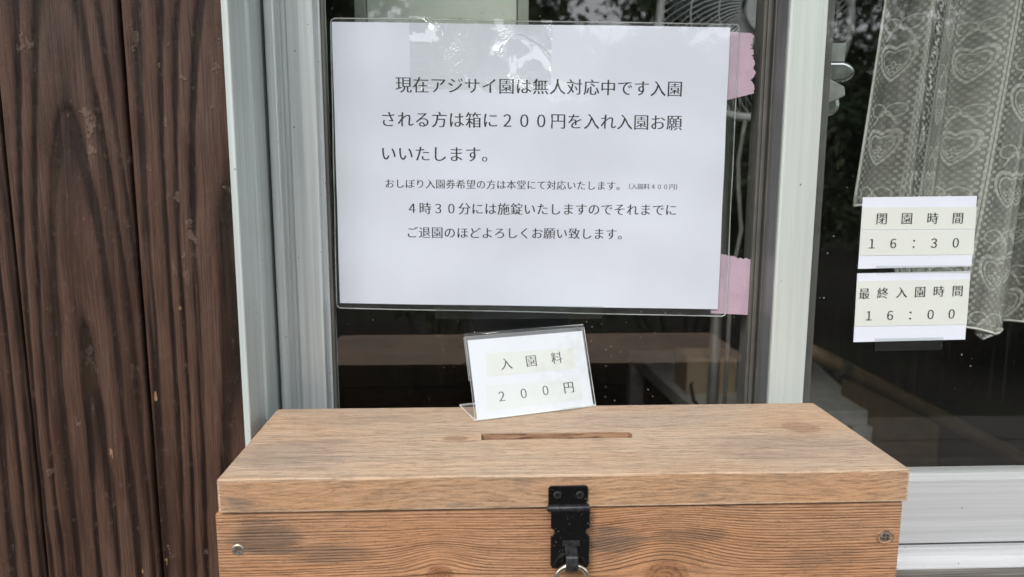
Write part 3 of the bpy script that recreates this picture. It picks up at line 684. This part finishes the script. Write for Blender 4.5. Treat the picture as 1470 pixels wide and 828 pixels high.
# ------------------------------------------------------------------ card stand
A = at(682.6, 605.6, Z=ZL); B = at(853.9, 584.3, Z=ZL); ex = (B-A).normalized(); bk = Vector((-ex.y, ex.x, 0)); Wd = .0895
TI = R(21.5); upv = bk*math.sin(TI)+Vector((0, 0, 1))*math.cos(TI); nv = bk*math.cos(TI)-Vector((0, 0, 1))*math.sin(TI)   # nv points backwards
HT = .0570; t = .0011; z0 = Vector((0, 0, .0004))
M_acr = clear('clear_acrylic', 1.5, .01, .03, (.985, .99, .985), (.8, .85, .85)); M_acre = clear('acrylic_edge', 1.5, .1, .85, (.9, .95, .94), (.86, .9, .89))
cs = thing('card_stand', A.lerp(B, .5)+bk*.015, 'clear acrylic stand with admission price card on the donation box lid', 'card stand')
def slab(name, o, a, b, n, parent):
    """acrylic slab from corner o, spanning a and b with thickness n: broad faces clear, rims milky"""
    mb = MB(); P = [o, o+a, o+a+b, o+b]; Q = [p+n for p in P]
    mb.add(P+Q, [(0, 1, 2, 3), (7, 6, 5, 4)], 0); mb.add(P+Q, [(0, 4, 5, 1), (1, 5, 6, 2), (2, 6, 7, 3), (3, 7, 4, 0)], 1)
    return mb.build(name, [M_acr, M_acre], parent)
O = A+z0
slab('front_sheet', O, ex*Wd, upv*HT, nv*t, cs)
slab('foot', O+bk*.0015, ex*Wd, bk*.034, Vector((0, 0, t)), cs)
slab('back_sheet', O+upv*.027+nv*.0030, ex*Wd, upv*(HT-.027), nv*t, cs)
tf = []
for k in range(9):
    a = R(k*180/8); tf.append(O+upv*HT+nv*(.00205-.00155*math.cos(a))+upv*.0014*math.sin(a))
f0 = MB(); f0.tube([tf[4]-upv*.0006, tf[4]-upv*.0006+ex*Wd], .0016, 14); f0.build('top_bend', M_acr, cs, smooth=True)
cp = MB(); o2 = O+nv*(t+.0004)+ex*.0018+upv*.0012; cw, chh = Wd-.0032, .0532
cp.add([o2, o2+ex*cw, o2+ex*cw+upv*chh, o2+upv*chh, o2+nv*.0003, o2+ex*cw+nv*.0003, o2+ex*cw+upv*chh+nv*.0003, o2+upv*chh+nv*.0003], [(0, 1, 2, 3), (7, 6, 5, 4), (0, 4, 5, 1), (1, 5, 6, 2), (2, 6, 7, 3), (3, 7, 4, 0)])
M_pw2 = M_paper('card_paper', (.70, .725, .79))
card = cp.build('card', M_pw2, cs)
def oncard(px, py):
    """point on the card seen at a photograph pixel"""
    d = fw+rt2*((px-735)/FPX)-up2*((py-414)/FPX); c = Vector((0, 0, CAMZ)); tt = (o2-c).dot(nv)/d.dot(nv); return c+d*tt
def cstrip(q, mat):
    P = [oncard(*p)-nv*.00008 for p in q]; return MB().add(P+[p+nv*.00005 for p in P], [(0, 1, 2, 3), (7, 6, 5, 4)]).build('label_strip', mat, card)
cstrip([(697, 507), (823.5, 499.5), (825, 529), (700, 541)], M_paper('card_label_tape', (.66, .685, .65))); cstrip([(697.5, 553), (833, 543), (837, 573), (699, 591)], M_strip2)
its = []
for tx, pts, sp in (('入園料', [(726.8, 522.6), (762.6, 518.3), (799, 514)], 17.5), ('２００円', [(720.2, 569.2), (751.7, 565), (783, 560.7), (816.3, 556.2)], 17.5)):
    P = [oncard(*p) for p in pts]; e1 = (P[-1]-P[0]).normalized(); e2 = e1.cross(nv); e2 = e2 if e2.z > 0 else -e2
    s = (oncard(pts[0][0]+sp, pts[0][1])-P[0]).length*1.0
    its += [(c, p-nv*.00012, e1, e2, s) for c, p in zip(tx, P)]
lettering('lettering', its, card, -nv, off=.010, sh=.018)

# ------------------------------------------------------------------ ledge under the box
def grey_wood():
    M = Mat('weathered_grey_wood'); w = M.noise(M.x*3, M.y*20, M.z*20, 1, 3)
    l = M.noise(M.x*12, M.y*600, M.z*300, 1, 4, .65); b = M.noise(M.x*5, M.y*30, M.z*20, 1, 4)
    c = M.mix(l.ss(.35, .7), (.09, .082, .075), (.27, .25, .23)); c = M.mix(b.ss(.5, .7)*.5, c, (.16, .12, .09)); M.set(Base_Color=c, Roughness=.85); M.bump(l, .8, .0008); return M.m
M_gw = grey_wood()
lg = thing('wooden_ledge', (.2, .38, 0), 'weathered grey wooden ledge running under the window and the donation box', 'ledge')
ZLG = 1.215; xx0, xx1 = -.75, 1.25
for k, (ya, yb) in enumerate(((.250, .327), (.330, .408), (.411, .4905))): bx('plank', (xx0+.004*k, ya, ZLG-.022), (xx1-.003*k, yb, ZLG-.0008*(2-k)), M_gw, lg, .0012)
for xx in (-.7, .22, 1.15):
    bx('leg', (xx, .27, 0.002), (xx+.045, .315, ZLG-.0245), M_gw, lg, .002); bx('bracket', (xx, .316, ZLG-.08), (xx+.045, .485, ZLG-.0245), M_gw, lg, .002)

# ------------------------------------------------------------------ the room behind
ST = lambda o: tag(o, kind='structure')
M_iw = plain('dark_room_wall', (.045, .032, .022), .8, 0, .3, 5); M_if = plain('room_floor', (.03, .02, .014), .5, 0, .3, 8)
rx0, rx1, ry0, ry1, rz0, rz1 = -1.6, 2.6, .625, 3.4, .40, 2.65
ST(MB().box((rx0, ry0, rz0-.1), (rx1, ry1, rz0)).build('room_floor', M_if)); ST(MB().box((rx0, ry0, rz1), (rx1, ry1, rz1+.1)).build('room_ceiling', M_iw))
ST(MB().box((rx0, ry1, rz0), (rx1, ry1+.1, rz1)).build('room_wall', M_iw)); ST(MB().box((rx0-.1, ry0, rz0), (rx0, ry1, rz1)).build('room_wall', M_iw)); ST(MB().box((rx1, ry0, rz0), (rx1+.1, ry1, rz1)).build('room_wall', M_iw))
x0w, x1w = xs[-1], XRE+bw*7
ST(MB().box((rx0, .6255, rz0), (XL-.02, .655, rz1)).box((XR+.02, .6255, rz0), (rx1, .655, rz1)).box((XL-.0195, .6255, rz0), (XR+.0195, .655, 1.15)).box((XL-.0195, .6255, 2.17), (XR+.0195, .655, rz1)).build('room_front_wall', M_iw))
# electric fan
YFN = .95; fc_ = at(1085, 26, Y=YFN); FRD = .121
M_fan = plain('fan_grey_plastic', (.60, .60, .61), .4); M_blade = clear('fan_blade_plastic', 1.4, .2, .35, (.6, .65, .68), (.25, .3, .34))
fan = thing('electric_fan', (fc_.x, YFN+.08, rz0), 'grey electric fan with round wire grille standing inside behind the window', 'fan')
circ = lambda r, y, n=64: [Vector((fc_.x+r*math.cos(2*math.pi*k/n), y, fc_.z+r*math.sin(2*math.pi*k/n))) for k in range(n)]
MB().tube(circ(FRD, YFN), .0055, 10, True).build('grille_rim', M_fan, fan, smooth=True)
gm = MB()
for k in range(76):
    a = 2*math.pi*k/76; P = []
    for j in range(7):
        s = j/6; an = a+.55*s; rr = .035+(FRD-.037)*s; P.append((fc_.x+rr*math.cos(an), YFN-.045*(1-s**2.4), fc_.z+rr*math.sin(an)))
    gm.tube(P, .0009, 4)
for r_ in (.06, .09): gm.tube(circ(r_, YFN-.045*(1-((r_-.035)/(FRD-.037))**2.4)+.001), .0011, 4, True)
gw_ = gm.build('grille_wires', M_fan, fan)
MB().tube([(fc_.x, YFN-.050, fc_.z), (fc_.x, YFN-.040, fc_.z)], .030, 32).build('grille_badge', M_fan, fan, .003)
gm = MB()
for k in range(60):
    a = 2*math.pi*k/60; P = []
    for j in range(5):
        s = j/4; rr = .045+(FRD-.047)*s; P.append((fc_.x+rr*math.cos(a), YFN+.002+.06*(1-s**3), fc_.z+rr*math.sin(a)))
    gm.tube(P, .0011, 4)
gm.build('rear_grille', M_fan, fan)
for k in range(5):
    bl = MB(); a0 = 2*math.pi*k/5; P = []
    for i in range(7):
        for j in range(5):
            rr = .02+.085*i/6; an = a0+(-.42+.84*j/4)*(1-.1*i/6)+.25*i/6; P.append((fc_.x+rr*math.cos(an), YFN+.01+.022*(j/4-.5)+.004, fc_.z+rr*math.sin(an)))
    F_ = [(i*5+j, i*5+j+1, i*5+j+6, i*5+j+5) for i in range(6) for j in range(4)]
    o = bl.add(P, F_).build('blade', M_blade, fan, smooth=True); s_ = o.modifiers.new('t', 'SOLIDIFY'); s_.thickness = .002
MB().tube([(fc_.x, YFN+.04, fc_.z), (fc_.x, YFN+.06, fc_.z), (fc_.x, YFN+.12, fc_.z), (fc_.x, YFN+.15, fc_.z)], [.03, .055, .05, .03], 24).build('motor', M_fan, fan, smooth=True)
MB().tube([(fc_.x, YFN+.10, fc_.z-.03), (fc_.x, YFN+.10, rz0+.04)], [.008, .009], 16).build('pole', M_chan, fan, smooth=True)
MB().tube([(fc_.x, YFN+.08, rz0), (fc_.x, YFN+.08, rz0+.02), (fc_.x, YFN+.08, rz0+.04)], [.14, .135, .04], 40).build('base', M_fan, fan)
cd = [at(1070, 172, Y=.90), at(1066, 195, Y=.90), at(1060, 230, Y=.90), at(1060, 270, Y=.90), at(1064, 330, Y=.90), at(1050, 400, Y=.90)]
MB().tube([Vector((p.x, p.y, p.z)) for p in cd]+[(cd[-1].x, .92, .42)], .0028, 8).build('power_cord', plain('grey_cord', (.22, .21, .20), .5), fan, smooth=True)
# added pale panel; its colour stands in for a reflection in the upper pane
pn = thing('hanging_screen', (at(600, 60, Y=.665).x, .67, 1.56), 'pale grey green panel hanging inside behind the upper left window pane', 'screen')
M_pn = plain('pale_green_screen', (.62, .66, .58), .8, 0, .06, 4)
p0, p1 = at(527, 20, Y=.665), at(742, 20, Y=.665)
bx('panel', (p0.x, .665, 1.56), (p1.x, .675, 2.15), M_pn, pn); bx('frame', (p0.x-.010, .66, 1.555), (p0.x-.0005, .68, 2.17), plain('screen_frame', (.30, .32, .27), .6), pn)
bx('frame', (p1.x+.0005, .66, 1.555), (p1.x+.010, .68, 2.17), bpy.data.materials['screen_frame'], pn)
# desk with cardboard box
ZD = 1.06
dq = [at(905, 503, Z=ZD), at(1150, 500, Z=ZD), at(1247, 590, Z=ZD), at(1003, 592, Z=ZD)]
dk = thing('desk', ((dq[0].x+dq[2].x)/2, (dq[0].y+dq[2].y)/2, rz0), 'plain grey desk inside the room seen low behind the meeting stiles', 'desk')
M_dk = plain('grey_laminate', (.66, .65, .63), .5)
MB().prism([(p.x, p.y, ZD-.03) for p in dq[::-1]], (0, 0, .03)).build('desk_top', M_dk, dk, .002)
cen = sum((Vector(p) for p in dq), Vector())/4
for p in dq:
    q = p.lerp(cen, .06); MB().box((q.x-.018, q.y-.018, rz0), (q.x+.018, q.y+.018, ZD-.0305)).build('leg', M_dk, dk, .002)
M_card = plain('cardboard', (.46, .36, .24), .8, 0, .1, 30)
c0 = at(985, 566, Z=ZD); ca = thing('cardboard_box', (c0.x+.06, c0.y+.06, ZD), 'brown cardboard box standing on the grey desk inside the window', 'box')
for nm, a, b in (('side', (0, 0), (.10, .003)), ('side', (0, .087), (.10, .09)), ('side', (0, .0032), (.003, .0868)), ('side', (.097, .0032), (.10, .0868))):
    bx(nm, (c0.x+a[0], c0.y+a[1], ZD+.0005), (c0.x+b[0], c0.y+b[1], ZD+.075), M_card, ca, 0)
bx('bottom', (c0.x+.003, c0.y+.003, ZD+.0005), (c0.x+.097, c0.y+.087, ZD+.004), M_card, ca, 0)
k_ = [at(1020, 508, Z=ZD+.06), at(1003, 530, Z=ZD+.05), at(992, 552, Z=ZD+.02), at(996, 575, Z=ZD+.006), at(1008, 588, Z=ZD+.004)]
tag(MB().tube(k_, .0035, 8).build('cable', M_gasket, None, smooth=True), 'black cable looping down over the grey desk beside the cardboard box', 'cable', 'cables on the desk')
k_ = [at(1034, 500, Z=ZD+.06), at(1025, 530, Z=ZD+.04), at(1019, 560, Z=ZD+.004)]
tag(MB().tube(k_, .004, 8).build('cable', M_gasket, None, smooth=True), 'straighter black cable to the right of the looping one on the grey desk', 'cable', 'cables on the desk')
k_ = [at(1195, 520, Y=1.05), at(1450, 650, Y=1.15)]
bp = thing('wooden_pole', k_[0], 'brown wooden pole leaning low behind the right window pane', 'pole')
M_pole = plain('bamboo_brown', (.16, .11, .06), .5)
dd = (k_[1]-k_[0]); k2 = k_[1]+dd*((rz0+.01-k_[1].z)/dd.z)
MB().tube([k_[0]-dd*.15, k_[0], k_[1], k2], [.011, .012, .012, .013], 14).build('shaft', M_pole, bp, smooth=True)
q = at(1205, 527, Y=1.048); MB().tube([q, q+dd.normalized()*.014], .0145, 14).build('joint', M_gasket, bp)
M_bag = plain('brown_paper', (.17, .115, .06), .7)
g0 = at(1290, 640, Y=1.32)
bg_ = thing('paper_bag', (g0.x, 1.36, rz0), 'brown paper bag on the floor inside behind the lower right pane', 'bag')
MB().prism([(g0.x-.08, 1.32, rz0), (g0.x+.10, 1.32, rz0), (g0.x+.085, 1.33, at(1320, 598, Y=1.33).z), (g0.x-.07, 1.33, at(1270, 560, Y=1.33).z)], (0, .09, 0)).build('sides', M_bag, bg_, .004, 2)

# lace curtain
def lace():
    M = Mat('lace_net'); nt = M.nt; uvn = nt.nodes.new('ShaderNodeUVMap'); sp = nt.nodes.new('ShaderNodeSeparateXYZ'); nt.links.new(uvn.outputs[0], sp.inputs[0])
    u, v = M.E(sp.outputs[0]), M.E(sp.outputs[1])       # metres on the cloth
    tu, tv = .044, .078
    ci = (u/tu).floor(); a = ((u/tu).fract()-.5)*tu; b = ((v/tv+ci*.5).fract()-.5)*tv
    # heart
    hx = a/.0118; hy = (b-.003)/.0145
    q = hx*hx+hy*hy*1.0-hy*(hx.abs())*1.1
    heart_line = (q-1).abs().lt(.20); heart_line2 = (q-.52).abs().lt(.07); inside = q.lt(1.0)
    # flower in the heart
    r = (a*a+b*b).sqrt(); th = b.atan2(a); fl = ((r-.0042-((th*5).sin()*.0014))).abs().lt(.0009)
    dot = r.lt(.0014)
    # bow between hearts
    bb = ((v/tv+ci*.5+.5).fract()-.5)*tv; ba = a.abs()-.0075; bow = ((ba*ba)/(.0075*.0075)+((bb*bb)/(.006*.006))-1).abs().lt(.2); bow2 = ((a.abs()-(bb.abs()*.6+.002)).abs()).lt(.0012)*bb.lt(0)*bb.gt(-.014)
    # vertical bands
    ed = (a.abs()-.0205).abs().lt(.0010); band = a.abs().gt(.0135)
    motif = heart_line.max(heart_line2).max(fl).max(dot).max(bow).max(bow2*.9).max(ed)
    wv = ((u*2400).sin()*.5+.5)*((v*2400).sin()*.5+.5); wc = ((u*900).sin()*(v*900).sin()).ss(-.2, .6)
    net = wc*.95*band+ (1-band)*.12
    net = net.max(inside*.22)
    op = motif.max(net*.5+.36)
    thick = M.noise(u*34, v*1.5, 0., 1, 4, .6).ss(.35, .62)*.42  # vertical density bands; besides gathers they stand in for fold shading
    op = (op*.82+thick).min(.96)
    c = M.mix((motif*.30+wc*.35+M.noise(u*40+9, v*2, 0., 1, 3).ss(.4, .62)*.35+M.noise(u, v, 0., 30, 4).ss(.3, .7)*.3).min(1), (.28, .285, .26), (.66, .67, .62))  # vertical noise bands put light and dark of the folds into the colour
    M.set(Base_Color=c, Roughness=.9, Alpha=op, Specular_IOR_Level=.1)
    M.set(Subsurface_Weight=0.); M.bump(motif+wc*.3, 1, .0009)
    return M.m
M_lace = lace()
YC = .70
cu = thing('lace_curtain', (.7, YC, 2.2), 'pale lace curtain with hearts and bows hanging inside the right pane', 'curtain')
cl0, cl1 = at(1276, 0, Y=YC), at(1234, 290, Y=YC)
slp = (cl1.x-cl0.x)/(cl1.z-cl0.z); XE = 1.02
def hem(s):  # scalloped lower hem height
    return 1.470-.135*min(1, max(0, s-.03)/.17)+.020*abs(math.sin(s*17+.9))*min(1, s/.2)
NU, NV = 320, 150
Ps, UVs = [], []
for j in range(NV):
    for i in range(NU):
        s = i/(NU-1); w = s*1.35   # cloth metres
        zb_ = hem(w); ztop = 2.2; z = zb_+(ztop-zb_)*j/(NV-1)
        left = cl0.x+(z-cl0.z)*slp
        gather = .62
        x = left+(XE-left)*s+.0035*math.sin(w*61+z*4)
        y = YC+.026*math.sin(w*33+1.0+1.2*z)+.012*math.sin(w*71+z*3+2)+.004*math.sin(w*150+z*7)
        Ps.append((x, y, z)); UVs.append((w, z))
idx = np.arange(NU*NV).reshape(NV, NU); Fq = np.stack([idx[:-1, :-1], idx[:-1, 1:], idx[1:, 1:], idx[1:, :-1]], -1).reshape(-1, 4)
cuo = npmesh('lace_cloth', np.array(Ps)-np.array(worldloc(cu)[:]), Fq, M_lace, cu, True)
uvl = cuo.data.uv_layers.new(name='UVMap'); li = np.zeros(len(cuo.data.loops), np.int32); cuo.data.loops.foreach_get('vertex_index', li); uvl.data.foreach_set('uv', np.array(UVs, np.float32)[li].ravel())
MB().tube([(p[0], p[1], p[2]) for p in Ps[:NU:2]], .0011, 5).build('hem', plain('hem_thread', (.8, .8, .75), .9), cu, smooth=True)
MB().tube([Ps[j*NU] for j in range(0, NV, 3)], .0010, 5).build('side_seam', bpy.data.materials['hem_thread'], cu, smooth=True)
for w0 in (.118, .30, .43):
    br = []
    for j in range(0, NV*6):
        jj = j/6; i = (w0+.0022*math.sin(j*.9)+.002*math.sin(j*.13))/1.35*(NU-1); a_ = Ps[min(NV-1, int(jj))*NU+int(i)]; b_ = Ps[min(NV-1, int(jj)+1)*NU+int(i)+1]; f_ = jj-int(jj); g_ = i-int(i)
        br.append((a_[0]*(1-g_)+b_[0]*g_, a_[1]*(1-f_)+b_[1]*f_-.0012, a_[2]*(1-f_)+b_[2]*f_))
    MB().tube(br, [.0007+.0005*math.sin(k*1.3) for k in range(len(br))], 5).build('braided_trim', bpy.data.materials['hem_thread'], cu, smooth=True)
MB().tube([(.3, YC, 2.21), (1.25, YC, 2.21)], .008, 12).build('rod', M_fan, cu, smooth=True)

# ------------------------------------------------------------------ outside, in front of the window (mirrored in the glass)
def gmat():
    M = Mat('earth_and_gravel'); n = M.noise(M.x, M.y, M.z, 40, 6, .7); b = M.noise(M.x, M.y, M.z, .8, 4)
    M.set(Base_Color=M.mix(b.ss(.4, .65), (.034, .024, .017), (.022, .028, .012)), Roughness=.9); M.bump(n, .7, .02); return M.m
ST(MB().add([(-60, -80, 0), (60, -80, 0), (60, 40, 0), (-60, 40, 0)], [(0, 1, 2, 3)]).build('ground', gmat()))
ST(MB().box((xs[-1]-.3, .46, 0), (XRE+bw*7+.3, .7, .449)).build('stone_plinth', plain('grey_stone', (.25, .24, .22), .85, 0, .3, 6)))
ST(MB().box((-3.2, -.30, 2.78), (4, 1.2, 2.83)).box((-3.2, .45, 2.701), (4, .6, 2.779)).build('eave', plain('eave_wood', (.10, .07, .05), .8, 0, .3, 8)))  # unseen eave added to hold back light falling from above
M_leaf = []
for nm, c in (('dark_leaf', (.030, .060, .018)), ('mid_leaf', (.055, .095, .028)), ('bright_leaf', (.085, .13, .04))):
    M_leaf.append(plain(nm, c, .5, 0, .4, 3))
M_bark = plain('bark', (.09, .07, .05), .9, 0, .4, 20, bump=.01)
def leaves(name, blobs, n, size, mats, parent, seed):
    r = np.random.default_rng(seed); B_ = np.array(blobs); w = B_[:, 3]**2; k = r.choice(len(B_), n, p=w/w.sum())
    d = r.normal(size=(n, 3)); d /= np.linalg.norm(d, axis=1)[:, None]; rad = B_[k, 3]*(r.random(n)**.45)
    c = B_[k, :3]+d*rad[:, None]*np.array([1, 1, .75]); a = r.normal(size=(n, 3)); a /= np.linalg.norm(a, axis=1)[:, None]
    b = np.cross(a, r.normal(size=(n, 3))); b /= np.linalg.norm(b, axis=1)[:, None]; s = size*(.6+.8*r.random(n))[:, None]
    P = np.stack([c-a*s, c+b*s*.5+np.array([0, 0, .1])*s, c+a*s, c-b*s*.5+np.array([0, 0, .1])*s], 1).reshape(-1, 3); F_ = np.arange(4*n).reshape(n, 4)
    L_ = np.array(worldloc(parent)[:]); o = npmesh(name, P-L_, F_, mats[0], parent)
    for mm in mats[1:]: o.data.materials.append(mm)
    mi = (r.random(len(B_))[k]*1.6+r.random(n)*1.2).astype(np.int32) % len(mats); o.data.polygons.foreach_set('material_index', mi); return o
def tree(x, y, h, spread, seed, label, n=15000, base=.30, size=.05):
    t = thing('garden_tree', (x, y, 0), label, 'tree', 'trees in the garden facing the window'); r = random.Random(seed)
    P = [(x+r.uniform(-.1, .1)*i, y+r.uniform(-.1, .1)*i, h*.72*i/5) for i in range(6)]
    mb = MB().tube(P, [.16*(1-.7*i/5)*h/6 for i in range(6)], 10); bl = []
    for i in range(16):
        q = Vector(P[r.choice((2, 3, 4, 5))]); a = r.uniform(0, 6.28); rr = spread*r.uniform(.35, 1); e = Vector((x+rr*math.cos(a), y+rr*math.sin(a), h*r.uniform(base+.1, .95)))
        mid = q.lerp(e, .5)+Vector((0, 0, .1)); mb.tube([q, mid, e], [.04, .028, .012], 6); bl.append((e.x, e.y, e.z, spread*r.uniform(.28, .5)))
    mb.build('trunk', M_bark, t, smooth=True); leaves('crown', bl, n, size, M_leaf, t, seed)
def bush(x, y, r_, h, seed, label):
    t = thing('hydrangea_bush', (x, y, 0), label, 'bush', 'hydrangea bushes in the garden facing the window'); r = random.Random(seed)
    bl = [(x+r.uniform(-.6, .6)*r_, y+r.uniform(-.5, .5)*r_, h*r.uniform(.3, .75), r_*.55) for _ in range(7)]
    mb = MB()
    for b in bl: mb.tube([(x+(b[0]-x)*.3, y+(b[1]-y)*.3, 0), (b[0], b[1], b[2])], [.018, .008], 5)
    mb.build('stem', M_bark, t); leaves('foliage', bl, 6500, .04, M_leaf, t, seed)
treesp = [(-3.6, -6.5, 5.2, 1.7, 'tall tree at the far left of the garden'), (-2.7, -7.2, 4.2, 1.3, 'rounded tree left of the middle of the garden'), (3.6, -7.4, 4.2, 1.1, 'tree right of the open gap in the garden'),
          (6.6, -6.2, 3.3, 1.3, 'broad tree at the right side of the garden'), (8.5, -8, 6.2, 2.2, 'tallest tree at the far right of the garden'), (.9, -10.5, 3.4, 1.5, 'low tree standing farthest back in the garden'), (-7.2, -8.5, 5.6, 2.2, 'tree near the left border of the garden')]
for i, (x, y, h, s, l) in enumerate(treesp): tree(x, y, h, s, 50+i, l)
for i, (x, y, r_, h, l) in enumerate([(-4.6, -4.6, 1.1, 1.7, 'hydrangea bush at the left end of the row'), (-2.5, -4.9, 1.2, 1.9, 'second hydrangea bush from the left end of the row'), (-.4, -5.3, 1.2, 2.0, 'hydrangea bush left of the middle of the row'),
          (1.7, -5.0, 1.2, 2.1, 'hydrangea bush right of the middle of the row'), (3.8, -4.6, 1.2, 2.2, 'second hydrangea bush from the right end of the row'), (6.0, -4.4, 1.3, 2.2, 'hydrangea bush at the right end of the row')]):
    bush(x, y, r_, h, 90+i, l)

r_ = np.random.default_rng(5); bl = []
for i in range(320):
    x = r_.uniform(-22, 24); top = 8.5+1.8*math.sin(x*.7+1)
    g = math.exp(-((x-2.2)/1.5)**2)+.6*math.exp(-((x-11.5)/2.6)**2); top = top-5.0*g
    bl.append((x, -15+r_.uniform(-1.5, 1.5), r_.uniform(.3, 1)*top-.6, 1.15))
def hillf(u, v):
    g = np.exp(-((u-2.2)/1.7)**2); top = 7.2+1.2*np.sin(u*.7+1)+.5*np.sin(u*2.9)-4.2*g-2.6*np.exp(-((u-11.5)/3.)**2)
    return np.stack([u, -17.5-6*v-.5*np.sin(u*3+v*9), top*np.sin(v*math.pi/2)-.05], 1)
M_hill = plain('wooded_slope', (.028, .042, .016), .95, 0, .6, 1.2)
ST(grid('wooded_hill', np.linspace(-40, 42, 160), np.linspace(0, 1, 12), hillf, M_hill))  # unseen hill added behind the woods to darken the reflections in the glass
fw_ = leaves('distant_woods', bl, 130000, .11, M_leaf, None, 77); tag(fw_, 'dense dark woods beyond the garden trees', 'woods', kind='stuff')
